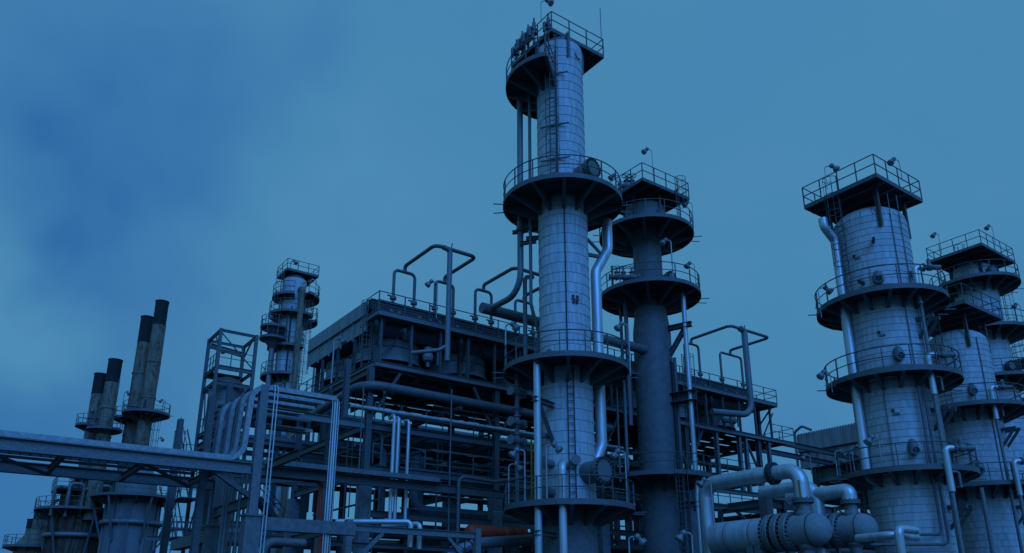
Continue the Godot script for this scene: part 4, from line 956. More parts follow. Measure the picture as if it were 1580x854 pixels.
	for k in 2:
		var p := onz([634, 648][k], [806, 809][k], -34.2)
		pipe("elbow_pipe", ["left", "right"][k] + " of two silver elbows lying on the low steel portal", [p + Vector3(-3.0 if k == 0 else -1.0, 0, -2.0), p, Vector3(p.x, p.y - 1.2, p.z)], 0.13, mats.silver, 0.22)
	var hw := thing("hand_wheel", "dark hand wheel under the low steel portal's right end", "hand wheel", onz(717, 848, -34.0))
	part("rim", Geo.new().lathe(Vector3.ZERO, Vector3(-0.5, 0, 1), [Vector2(0.42, -0.03), Vector2(0.48, -0.03), Vector2(0.48, 0.03), Vector2(0.42, 0.03), Vector2(0.42, -0.03)], 24).mesh(), mats.dark, hw)
	for k in 3:
		var d := Basis(Vector3(-0.5, 0, 1).normalized(), k * PI / 3) * Vector3.UP
		part("spoke", Geo.new().bar(d * -0.43, d * 0.43, 0.04, 0.04).mesh(), mats.dark, hw)

# ---------- pipe bridge on the left ----------
# a ladder tray bent in the x-y plane; its pieces are two side rails and the rungs
func tray(label: String, pts: Array, z: float, width: float, h: float, bend: float) -> void:
	var t := thing("cable_tray", label, "cable tray", Vector3(pts[0].x, pts[0].y, z), "cable trays of the pipe bridge")
	var o := Vector3(pts[0].x, pts[0].y, 0); var p := bent(pts, bend, 10)
	for s in [-1.0, 1.0]:
		var g := Geo.new(); var zz: float = s * width / 2
		for i in p.size() - 1:
			var a: Vector3 = p[i] - o; var b: Vector3 = p[i + 1] - o
			var q := []
			for k in 2:
				var at: Vector3 = [a, b][k]
				var d0 := (p[mini(i + k + 1, p.size() - 1)] - p[maxi(i + k - 1, 0)]).normalized(); var nn := Vector3(-d0.y, d0.x, 0) * h / 2
				q.append([at + nn, at - nn])
			var f := Vector3(0, 0, zz + 0.015 - 0) ; var r := Vector3(0, 0, zz - 0.015)
			g.quad(q[0][1] + f, q[1][1] + f, q[1][0] + f, q[0][0] + f); g.quad(q[1][1] + r, q[0][1] + r, q[0][0] + r, q[1][0] + r)
			g.quad(q[0][0] + f, q[1][0] + f, q[1][0] + r, q[0][0] + r); g.quad(q[0][1] + r, q[1][1] + r, q[1][1] + f, q[0][1] + f)
		part("side_rail", g.mesh(), mats.tray, t)
	var cables := Geo.new(); var rungs := Geo.new(); var run := 0.0
	for i in p.size() - 1:
		var l := p[i].distance_to(p[i + 1]); var steps := maxi(1, int(l / 0.4))
		for k in steps:
			var c := p[i].lerp(p[i + 1], (k + 0.5) / steps) - o
			rungs.bar(c + Vector3(0, 0, -width / 2 + 0.02), c + Vector3(0, 0, width / 2 - 0.02), 0.04, 0.03)
	part("rungs", rungs.mesh(), mats.steel, t).set_meta("kind", "stuff")
	for k in 4:
		var q := PackedVector3Array()
		for i in p.size():
			var d0 := (p[mini(i + 1, p.size() - 1)] - p[maxi(i - 1, 0)]).normalized()
			q.append(p[i] - o + Vector3(-d0.y, d0.x, 0) * 0.07 + Vector3(0, 0, lerpf(-width / 2 + 0.1, width / 2 - 0.1, k / 3.0)))
		part("cable", Geo.new().tube(q, 0.045, 6).mesh(), mats.dull if k % 2 else mats.dark, t)

func left_rack() -> void:
	var zf := -31.9; var zr := -37.1
	var t := thing("pipe_bridge", "steel girder bridge crossing from the left edge to a tall steel column", "pipe bridge", Vector3(10.2, 0, zf))
	for z in [0.0, zr - zf]:
		part("girder", Geo.new().ibeam(Vector3(-22, 7.2, z), Vector3(-0.2, 7.2, z), 0.46, 0.3).mesh(), mats.pale_beam if z == 0.0 else mats.beam, t)
		part("column", Geo.new().ibeam(Vector3(0, 5.3, z), Vector3(0, 10.75 if z == 0.0 else 10.2, z), 0.32, 0.34).mesh(), mats.pale_beam, t)
		part("concrete_casing", Geo.new().box(Vector3(0, 2.65, z), Vector3(0.62, 5.3, 0.62)).mesh(), mats.concrete, t)
		part("casing_cap", Geo.new().box(Vector3(0, 5.34, z), Vector3(0.74, 0.08, 0.74)).mesh(), mats.concrete, t)
		part("inner_column", Geo.new().ibeam(Vector3(-1.6, 0, z - 1.7), Vector3(-1.6, 10.4, z - 1.7), 0.24, 0.26).mesh(), mats.beam, t)
	for k in 8:
		part("cross_beam", Geo.new().ibeam(Vector3(-20.6 + k * 2.75, 7.12, -0.15), Vector3(-20.6 + k * 2.75, 7.12, zr - zf + 0.15), 0.26, 0.16).mesh(), mats.beam, t)
		if k < 7 and k % 2 == 0:
			part("plan_brace", Geo.new().bar(Vector3(-20.6 + k * 2.75, 7.0, -0.2), Vector3(-17.85 + k * 2.75, 7.0, zr - zf + 0.2), 0.14, 0.1).mesh(), mats.beam, t)
	part("tie_beam", Geo.new().ibeam(Vector3(0, 5.95, -0.2), Vector3(0, 5.95, zr - zf + 0.2), 0.42, 0.24).mesh(), mats.pale_beam, t)
	part("tie_beam", Geo.new().ibeam(Vector3(0, 9.6, -0.2), Vector3(0, 9.6, zr - zf + 0.2), 0.36, 0.22).mesh(), mats.beam, t)
	part("tie_beam", Geo.new().ibeam(Vector3(0, 9.6, zr - zf - 0.2), Vector3(0, 9.6, zr - zf - 4.6), 0.36, 0.22).mesh(), mats.beam, t)
	part("knee_brace", Geo.new().bar(Vector3(-0.1, 6.1, -0.1), Vector3(-1.6, 7.0, -0.1), 0.2, 0.2).mesh(), mats.beam, t)
	part("concrete_beam", Geo.new().box(Vector3(2.4, 5.05, -0.05), Vector3(4.1, 0.52, 0.5)).mesh(), mats.concrete, t)
	part("rear_concrete_beam", Geo.new().box(Vector3(0, 4.9, zr - zf - 3.4), Vector3(0.5, 0.5, 6.1)).mesh(), mats.concrete, t)
	for z in [-1.2, -2.2, -3.1, -4.0]:
		part("tray_rail", Geo.new().bar(Vector3(-22, 7.42, z), Vector3(-1.5, 7.42, z), 0.05, 0.12).mesh(), mats.dark, t)
	var rg := Geo.new()
	for k in 60:
		rg.bar(Vector3(-22 + k * 0.34, 7.42, -2.2), Vector3(-22 + k * 0.34, 7.42, -3.1), 0.04, 0.03)
	part("tray_rungs", rg.mesh(), mats.dark, t).set_meta("kind", "stuff")
	# trays that climb from the bridge to the upper level
	tray("front cable tray sweeping up from the bridge and over the steel column", [Vector3(-12, 7.54, 0), Vector3(9.58, 7.54, 0), Vector3(9.72, 10.65, 0), Vector3(13.4, 10.65, 0)], zf - 0.02, 0.3, 0.2, 0.62)
	tray("second cable tray climbing behind the front one", [Vector3(-12, 7.6, 0), Vector3(9.5, 7.6, 0), Vector3(9.62, 10.6, 0), Vector3(13.2, 10.6, 0)], zf - 1.0, 0.6, 0.15, 0.6)
	tray("third cable tray climbing behind the front two", [Vector3(-12, 7.6, 0), Vector3(9.45, 7.6, 0), Vector3(9.57, 10.6, 0), Vector3(13.2, 10.6, 0)], zf - 2.1, 0.5, 0.15, 0.6)
	tray("rearmost cable tray climbing at the back of the bridge", [Vector3(-12, 7.6, 0), Vector3(9.4, 7.6, 0), Vector3(9.5, 10.6, 0), Vector3(13.2, 10.6, 0)], zf - 3.4, 0.6, 0.15, 0.6)
	tray("lower cable tray running level under the upper trays behind the steel column", [Vector3(10.6, 9.75, 0), Vector3(13.6, 9.75, 0)], zf - 3.2, 0.6, 0.15, 0.6)
	# conduits that leave the tray and drop
	for k in 4:
		var x: float = 13.25 + 0.13 * k; var z: float = zf + 0.12 - 0.06 * k
		pipe("conduit", ["leftmost", "second", "third", "rightmost"][k] + " of four slim conduits bending down from the front tray's end", [Vector3(x - 2.6, 10.7 + 0.01 * k, z), Vector3(x, 10.7 + 0.01 * k, z), Vector3(x, 0, z)], [0.025, 0.05, 0.05, 0.025][k], mats.silver, 0.3, "", "conduit", 8)
	for k in 2:
		var p := onz([419, 424][k], 660, zf + 0.3)
		pipe("conduit", ["left", "right"][k] + " of two thin conduits hooked over the tray beside the steel column", [Vector3(p.x - 0.1 - 0.18 * k, 10.72, p.z - 0.5), Vector3(p.x, 10.8, p.z), Vector3(p.x, 0, p.z)], 0.03, mats.silver, 0.2, "", "conduit", 8)
	for k in 3:
		pipe("level_conduit", ["front", "middle", "rear"][k] + " of three level silver pipes under the front tray", [Vector3(10.6, 10.25 - 0.25 * k, zf - 1.6 - 0.6 * k), Vector3(13.2, 10.25 - 0.25 * k, zf - 1.6 - 0.6 * k)], 0.055, mats.pale_pipe)
	# vertical runs beside the columns under the bridge
	var drop_conduit_specs := []
	for k in 7:
		var p := onz([347, 352, 371, 378, 385, 357, 364][k], 760, [-34.5, -34.5, -33.0, -33.2, -33.4, -36.0, -36.4][k])
		drop_conduit_specs.append([[Vector3(p.x, 7.5, p.z), Vector3(p.x, 0, p.z)], [0.05, 0.07, 0.05, 0.05, 0.08, 0.06, 0.05][k], -1.0])
	pipe_family("drop_conduit", "of the slim conduits dropping under the bridge by its columns", drop_conduit_specs, mats.pale_pipe, "slim conduits under the bridge", "conduit")
	# handrails and stairs behind the column
	var s := thing("stair_flight", "steel stair with handrails descending behind the tall steel column", "stairs", onz(402, 745, -47.0))
	var d := onz(440, 790, -47.0) - s.position
	for z in [0.0, -0.9]:
		part("stringer", Geo.new().bar(Vector3(0, -0.9, z), d + Vector3(0, -0.9, z), 0.06, 0.28).mesh(), mats.dark, s)
		part("handrail", Geo.new().bar(Vector3(0, 0.1, z), d + Vector3(0, 0.1, z), 0.05, 0.05).mesh(), mats.dark, s)
	for k in 10: part("tread", Geo.new().box(d * (k + 0.5) / 10.0 + Vector3(0, -0.9, -0.45), Vector3(0.26, 0.04, 0.84)).mesh(), mats.dark, s)
	# bent pale pipe low behind the concrete casing
	var p := onz(405, 842, -36.5)
	pipe("bent_pipe", "fat pale pipe bending down low right of the concrete cased column", [p + Vector3(0, -3, 0), onz(408, 836, -36.5), onz(470, 841, -36.5) * Vector3(1, 0, 1) + Vector3(0, onz(408, 836, -36.5).y, 0)], 0.2, mats.pale_pipe, 0.5)

# ---------- heat exchangers lower right ----------
func exchanger(label: String, c: Vector3, r: float, length: float, size: float) -> Node3D:
	var t := thing("heat_exchanger", label, "heat exchanger", c, "heat exchangers")
	t.scale = Vector3.ONE * size; c.y /= size
	var z := Vector3.BACK
	part("channel_head", Geo.new().lathe(Vector3.ZERO, z, [Vector2(r * 0.98, -0.95), Vector2(r, -0.9), Vector2(r, 0.05), Vector2(r * 0.97, 0.2), Vector2(r * 0.87, 0.38), Vector2(r * 0.7, 0.53), Vector2(r * 0.45, 0.64), Vector2(r * 0.2, 0.69), Vector2(0, 0.7)], 32, true).mesh(), mats.blanket, t)
	part("blanket_seam", Geo.new().lathe(Vector3(0, 0, 0.0), z, [Vector2(r, 0.02), Vector2(r + 0.014, 0.03), Vector2(r + 0.014, 0.06), Vector2(r, 0.07)], 32).mesh(), mats.dark, t)
	for k in 3:
		var zz: float = [-0.98, -1.42, -1.86][k]
		part("girth_flange", Geo.new().lathe(Vector3(0, 0, zz), z, [Vector2(r * 0.8, -0.14), Vector2(r * 1.19, -0.14), Vector2(r * 1.19, 0.1), Vector2(r * 1.14, 0.14), Vector2(r * 0.8, 0.14)], 36).mesh(), mats.pale_pipe, t)
		var key := "stud"
		if not cache.has(key): cache[key] = Geo.new().tube(PackedVector3Array([Vector3(0, 0, -0.27), Vector3(0, 0, 0.24)]), 0.05, 6).mesh()
		for i in 26:
			var a := TAU * i / 26
			part("stud_bolt", cache[key], mats.bolt if k else mats.dull, t, Vector3(cos(a) * r * 1.09, sin(a) * r * 1.09, zz))
	part("shell_barrel", Geo.new().lathe(Vector3(0, 0, -1.95), -z, [Vector2(r * 1.02, 0), Vector2(r * 1.04, 0.04), Vector2(r * 1.04, length), Vector2(0, length)], 32).mesh(), mats.sheet1, t)
	for k in 2: part("shell_band", Geo.new().lathe(Vector3(0, 0, -2.7 - k * 1.3), -z, [Vector2(r * 1.04, 0), Vector2(r * 1.05, 0.0), Vector2(r * 1.05, 0.05), Vector2(r * 1.04, 0.05)], 32).mesh(), mats.dull, t)
	for k in [-2.8, -length * 0.8]:
		part("saddle", Geo.new().box(Vector3(0, -r * 0.6 - c.y / 2 + r * 0.3, k), Vector3(r * 1.6, c.y - r * 0.6, 0.3)).mesh(), mats.concrete, t)
	# nozzles above and below the channel
	for s in [1.0, -1.0]:
		part("nozzle", Geo.new().lathe(Vector3(0, s * r * 0.85, -0.35), Vector3(0, s, 0), [Vector2(0.36, 0), Vector2(0.36, 0.12), Vector2(0.27, 0.25), Vector2(0.25, 0.62)], 20).mesh(), mats.pale_pipe, t)
		flange(t, Vector3(0, s * (r * 0.85 + 0.62), -0.35), Vector3.UP, 0.43, 12, 0.08, mats.dull)
	return t
func exchangers() -> void:
	var e1 := far(1256, 818, 40.0); var e2 := far(1329, 816, 40.7)
	var r := 0.66; var s := 1.25; var s2 := 1.16
	exchanger("nearer heat exchanger with round grey channel head, left of its twin", e1, r, 3.0, s)
	exchanger("farther heat exchanger, right of the nearer one and beside the widest column", e2, r, 3.2, s2)
	# pipe from the nearer nozzle, up, back and away
	var n := e1 + Vector3(0, r * 0.85 + 0.72, -0.35) * s
	var top := far(1248, 723, 40.0).y
	var p := pipe("channel_pipe", "fat silver pipe rising from the nearer exchanger and bending back to a flange", [n, Vector3(n.x, top, n.z), Vector3(n.x, top, n.z - 1.5)], 0.4, mats.silver, 0.76, "", "pipe", 24)
	flange(p, Vector3(0, top - n.y, -1.6), Vector3.BACK, 0.6, 16, 0.14, mats.dark)
	lone("reducer", "cone reducer behind the silver bend's dark flange", "pipe", Geo.new().lathe(Vector3.ZERO, Vector3.FORWARD, [Vector2(0.52, 0), Vector2(0.36, 0.1), Vector2(0.4, 0.3), Vector2(0.47, 0.75), Vector2(0.47, 0.95)], 24).mesh(), mats.silver, Vector3(n.x, top, n.z - 1.76))
	pipe("feed_pipe", "long fat silver pipe leading away behind the dark flange", [Vector3(n.x, top, n.z - 2.73), Vector3(n.x, top, n.z - 6.3), Vector3(n.x, 0, n.z - 6.3)], 0.42, mats.silver, 0.8, "", "pipe", 24)
	var m := far(1263, 800, 42.6); var my := far(1255, 750, 42.6).y
	pipe("return_pipe", "fat silver pipe bending down between the two exchangers", [Vector3(m.x, my, m.z - 3.4), Vector3(m.x, my, m.z), Vector3(m.x, 0, m.z)], 0.4, mats.silver, 0.8, "", "pipe", 24)
	var n2 := e2 + Vector3(0, r * 0.85 + 0.72, -0.35) * s2; var t2 := far(1316, 756, 40.7).y
	pipe("channel_pipe", "fat silver pipe rising from the farther exchanger and bending back", [n2, Vector3(n2.x, t2, n2.z), Vector3(n2.x, t2, n2.z - 3.6)], 0.38, mats.silver, 0.75, "", "pipe", 24)
	for k in 2:
		var c: Vector3 = [e1, e2][k]
		pipe("bottom_pipe", ["nearer", "farther"][k] + " exchanger's silver pipe dropping from beneath its head", [c + Vector3(0, -r * 0.85 - 0.72, -0.35) * [s, s2][k], Vector3(c.x, 0, c.z - 0.35 * s)], 0.35, mats.silver)
	# yellow markers
	lone("pipe_marker", "yellow marker strip on the upright silver bend above the nearer exchanger", "marker", Geo.new().box(Vector3.ZERO, Vector3(0.03, 1.0, 0.1), Basis(Vector3.UP, 0.35)).mesh(), mats.yellow, Vector3(n.x, top - 1.1, n.z) + Vector3(-0.395, 0, 0.15))
	# steel portal behind the exchangers
	var g := far(1183, 790, 54.5)
	var f := thing("exchanger_frame", "pale steel post and beam behind the nearer exchanger's barrel", "steel frame", Vector3(g.x, 0, g.z))
	var fy := far(1183, 768, 54.5).y
	part("post", Geo.new().box(Vector3(0, fy / 2, 0), Vector3(0.66, fy, 0.66)).mesh(), mats.concrete, f)
	part("beam", Geo.new().ibeam(Vector3(0, fy - 0.35, -0.34), Vector3(0, fy - 0.35, -3.2), 0.5, 0.4).mesh(), mats.pale_beam, f)
	part("cross_beam", Geo.new().ibeam(Vector3(0.34, fy - 0.4, 0), Vector3(8.5, fy - 0.4, 0), 0.55, 0.4).mesh(), mats.beam, f)
	part("brace", Geo.new().bar(Vector3(0, fy - 2.8, -0.4), Vector3(0, fy - 0.6, -2.6), 0.2, 0.2).mesh(), mats.beam, f)
	# pipes before the widest column's foot
	var a := far(1386, 816, 37.0)
	pipe("ground_pipe", "silver pipe with an elbow before the widest column's foot", [Vector3(a.x, 0, a.z), a, a + Vector3(1.55, 0, 0)], 0.2, mats.silver, 0.3, "", "pipe", 16)
	a = far(1352, 828, 38.5)
	pipe("ground_pipe", "level silver pipe between the farther exchanger and the widest column", [a + Vector3(0.4, 0, -1.2), a + Vector3(0.0, 0, 0.8), a + Vector3(2.2, 0, 0.8)], 0.2, mats.silver, 0.3, "", "pipe", 16)
	# dim pipes between exchangers and cooler frame
	for k in 6:
		var z := -34.4 - k * 0.9; var y: float = [3.4, 4.6, 5.6, 5.2, 6.4, 7.2][k]
		pipe("yard_pipe", ["first", "second", "third", "fourth", "fifth", "rearmost"][k] + " dim level pipe, counted from the exchangers, before the cooler frame", [Vector3(46 + k * 0.8, y, z), Vector3(68, y, z)], [0.2, 0.14, 0.22, 0.16, 0.26, 0.2][k], mats.pipe, -1.0, "dim level pipes in the yard")
	for k in 4:
		var x: float = 48.0 + k * 6.0
		var fr := thing("yard_bent", ["nearest", "second", "third", "farthest"][k] + " plain steel bent holding the dim pipes behind the exchangers", "steel frame", Vector3(x, 0, -36.5), "steel bents in the yard")
		for z in [2.6, -3.0]: part("post", Geo.new().ibeam(Vector3(0, 0, z), Vector3(0, 9.0, z), 0.3, 0.3).mesh(), mats.beam, fr)
		for y in [4.2, 6.8, 8.85]: part("beam", Geo.new().ibeam(Vector3(0, y, 2.4), Vector3(0, y, -2.8), 0.34, 0.22).mesh(), mats.beam, fr)

# ---------- furnaces and stacks far left ----------
func stack(label: String, top: Vector3, y_low: float, r: float, tip: float) -> Node3D:
	var t := thing("furnace_stack", label, "stack", Vector3(top.x, y_low, top.z), "furnace stacks")
	var h := top.y - y_low
	part("flue", Geo.new().lathe(Vector3.ZERO, Vector3.UP, [Vector2(r * 1.12, 0), Vector2(r * 1.06, h * 0.4), Vector2(r, h - tip), Vector2(r, h - tip + 0.02)], 28).mesh(), mats.stack, t)
	part("charred_tip", Geo.new().lathe(Vector3(0, h - tip, 0), Vector3.UP, [Vector2(r + 0.02, 0), Vector2(r + 0.05, 0.1), Vector2(r + 0.02, 0.2), Vector2(r + 0.02, tip - 0.15), Vector2(r + 0.08, tip - 0.1), Vector2(r + 0.08, tip), Vector2(r - 0.06, tip), Vector2(r - 0.06, tip - 2.0)], 28).mesh(), mats.char, t)
	for k in 3:
		part("stiffener_band", Geo.new().lathe(Vector3(0, h * [0.35, 0.5, 0.68][k], 0), Vector3.UP, [Vector2(r * 1.0, 0), Vector2(r * 1.14, 0.0), Vector2(r * 1.14, 0.14), Vector2(r * 1.0, 0.14)], 28).mesh(), mats.dull, t)
	part("spoiler_strip", Geo.new().box(Vector3(r * 0.86, h * 0.72, r * 0.7), Vector3(0.16, h * 0.3, 0.1), Basis(Vector3.UP, -0.63)).mesh(), mats.stack, t)
	part("inspection_slot", Geo.new().box(Vector3(-cos(0.9) * 0 + cos(2.1) * r * 1.08, h * 0.45, sin(2.1) * r * 1.08), Vector3(0.28, 1.8, 0.08), Basis(Vector3.UP, -0.5)).mesh(), mats.dark, t)
	return t
func furnace(label: String, c: Vector3, r: float, y_deck: float, y_top: float, m: Material) -> Node3D:
	var t := thing("furnace", label, "furnace", c, "furnaces")
	part("shell", Geo.new().lathe(Vector3.ZERO, Vector3.UP, [Vector2(r, 0), Vector2(r, y_deck - 0.6), Vector2(r * 1.05, y_deck - 0.6), Vector2(r * 1.05, y_deck), Vector2(r * 0.8, y_deck), Vector2(r * 0.8, y_top - 1.4), Vector2(r * 0.45, y_top)], 32).mesh(), m, t)
	for k in 10:
		var a := TAU * k / 10
		part("buckstay", Geo.new().ibeam(Vector3(cos(a) * (r + 0.12), 0, sin(a) * (r + 0.12)), Vector3(cos(a) * (r + 0.12), y_deck - 0.7, sin(a) * (r + 0.12)), 0.22, 0.22).mesh(), m, t)
	part("ring_main", Geo.new().tube(arc(r + 0.35, y_deck - 3.0, 0, TAU, 0.2), 0.28, 8, false).mesh(), mats.pale_pipe, t)
	round_platform(t, y_deck, r + 0.05, r + 1.9, 0, TAU, 12)
	for k in 6:
		var a := TAU * k / 6 + 0.3
		part("prop", Geo.new().bar(Vector3(cos(a) * (r + 0.1), y_deck - 5.2, sin(a) * (r + 0.1)), Vector3(cos(a) * (r + 1.7), y_deck - 0.2, sin(a) * (r + 1.7)), 0.22, 0.22).mesh(), mats.steel, t)
	return t
func far_left() -> void:
	var q := far(238, 550, 95.0)
	var top := far(250, 466, 95.0).y
	var lows := far(226, 640, 95.0)
	var s := stack("tallest furnace stack with charred tip, front of the right pair", Vector3(q.x, top, q.z), 14.0, 0.78, 3.3)
	round_platform(s, lows.y - 14.0, 0.92, 2.75, 0, TAU, 10)
	caged_ladder(s, Vector3(0.9, lows.y - 21.5, 1.0), 7.2, Vector3(0.81, 0, 0.59), 1.5, 0.42)
	q = far(217, 560, 97.0)
	s = stack("shorter stack standing behind the tallest one", Vector3(q.x, far(228, 490, 97).y, q.z), 14.0, 0.78, 3.6)
	round_platform(s, lows.y - 14.2, 0.92, 2.2, 1.5, 5.6, 10)
	q = far(171, 600, 95.0)
	s = stack("front stack of the shorter left pair, with charred tip", Vector3(q.x, far(180, 556, 95).y, q.z), 12.0, 0.8, 3.0)
	round_platform(s, far(163, 664, 95).y - 12.0, 0.92, 2.0, 0, TAU, 10)
	q = far(150, 615, 97.0)
	s = stack("rear stack of the shorter left pair", Vector3(q.x, far(159, 578, 97).y, q.z), 12.0, 0.8, 2.7)
	round_platform(s, far(140, 659, 97).y - 12.0, 0.92, 2.0, 1.0, 5.8, 10)
	q = far(203, 800, 95.0)
	var f := furnace("pale round furnace with ring platform below the tallest stack", Vector3(q.x, 0, q.z), 2.9, far(203, 770, 95).y, far(210, 722, 95).y, mats.pale_beam)
	caged_ladder(f, Vector3(-1.2, 4, 3.0), far(203, 770, 95).y - 4.0, Vector3(-0.59, 0, 0.81), 2.0, 0.5, mats.pale_beam)
	# side balcony of that furnace
	var b := sub("balcony", f, Vector3(5.2, far(262, 817, 95).y, 3.2))
	part("deck", Geo.new().box(Vector3.ZERO, Vector3(3.2, 0.2, 2.2)).mesh(), mats.steel, b)
	guard(b, [Vector3(-1.6, 0.1, -1.1), Vector3(-1.6, 0.1, 1.1), Vector3(1.6, 0.1, 1.1), Vector3(1.6, 0.1, -1.1)], 1.25, 1.1)
	part("strut", Geo.new().bar(Vector3(-1.2, -0.1, 0), Vector3(-3.4, -3.4, -1.4), 0.18, 0.18).mesh(), mats.steel, b)
	part("hanger", Geo.new().bar(Vector3(-1.5, 0, 0), Vector3(-3.0, 5.0, -1.2), 0.16, 0.16).mesh(), mats.steel, b)
	q = far(118, 820, 97.0)
	f = furnace("rust stained furnace with dark top structure left of the pale one", Vector3(q.x, 0, q.z), 3.0, far(118, 790, 97).y, far(125, 745, 97).y, mats.rust)
	var yd := far(118, 790, 97).y
	for k in 4:
		var z := lerpf(-2.4, 2.4, k / 3.0)
		part("crossover_pipe", Geo.new().tube(bent([Vector3(-3.4 + k * 1.5, yd - 1.0, 3.2), Vector3(-3.4 + k * 1.5, yd + 2.4 + 0.5 * (k % 2), 3.2), Vector3(-1.9 + k * 1.5, yd + 2.4 + 0.5 * (k % 2), 3.2), Vector3(-1.9 + k * 1.5, yd + 0.4, 2.2)], 0.5), 0.2, 8).mesh(), mats.pale_pipe if k % 2 else mats.stack, f)
	var bx := sub("breeching", f, Vector3(0.6, yd + 2.8, 0))
	part("duct_box", Geo.new().box(Vector3(0.8, 0, 0), Vector3(4.6, 1.6, 4.4)).mesh(), mats.rust, bx)
	part("duct_roof", Geo.new().box(Vector3(0.8, 0.95, 0), Vector3(5.4, 0.25, 5.2)).mesh(), mats.char, bx)
	guard(bx, [Vector3(-1.8, 1.1, 2.5), Vector3(3.4, 1.1, 2.5)], 1.25, 1.2)
	part("lower_walk", Geo.new().box(Vector3(-2.6, -0.6, 1.0), Vector3(2.6, 0.3, 4.6)).mesh(), mats.char, bx)
	guard(bx, [Vector3(-3.9, -0.4, -1.2), Vector3(-3.9, -0.4, 3.2), Vector3(-1.4, -0.4, 3.2)], 1.25, 1.2)
	# third, lowest furnace at the far left
	for k in 3:
		var p := far([63, 70, 52][k], [790, 787, 802][k], [100.0, 103.0, 103.0][k])
		stack(["pale short stack with black tip low at the far left", "black short stack behind the pale one far left", "leftmost short stack with dark tip"][k], p, 2.0, 0.72, [1.0, 1.4, 1.2][k])
	q = far(57, 835, 100.0)
	var w := thing("small_furnace", "small pale furnace roof with railing low at the far left", "furnace", Vector3(q.x, 0, q.z), "furnaces")
	part("shell", Geo.new().lathe(Vector3.ZERO, Vector3.UP, [Vector2(2.4, 0), Vector2(2.4, q.y - 0.6), Vector2(1.1, q.y + 1.2), Vector2(0, q.y + 1.25)], 28).mesh(), mats.stack, w)
	round_platform(w, q.y - 0.8, 2.42, 3.6, 0, TAU, 10)
	part("side_frame", Geo.new().ibeam(Vector3(2.6, 0, 2.6), Vector3(2.6, q.y + 1.5, 2.6), 0.3, 0.3).mesh(), mats.steel, w)
	pipe("stack_riser", "upright pipes at the rust stained furnace's left corner", [far(85, 850, 95) * Vector3(1, 0, 1), far(82, 775, 95), far(90, 772, 95)], 0.2, mats.pipe, 0.6)
	# low building edge at the foot of the tower
	q = far(300, 835, 70.0)
	var lb := thing("pale_trestle", "pale steel trestle low between furnace and scaffold tower", "steel frame", Vector3(q.x, 0, q.z))
	for k in 3: part("post", Geo.new().ibeam(Vector3(k * 2.6 - 2.6, 0, 0), Vector3(k * 2.6 - 2.6, q.y, 0), 0.3, 0.3).mesh(), mats.pale_beam, lb)
	for y in [0.0, -1.6]: part("beam", Geo.new().ibeam(Vector3(-4.0, q.y + y, 0.25), Vector3(4.4, q.y + y, 0.25), 0.4, 0.22).mesh(), mats.pale_beam, lb)
	guard(lb, [Vector3(-4.0, q.y + 0.2, 0.2), Vector3(4.4, q.y + 0.2, 0.2)], 1.25, 1.2)

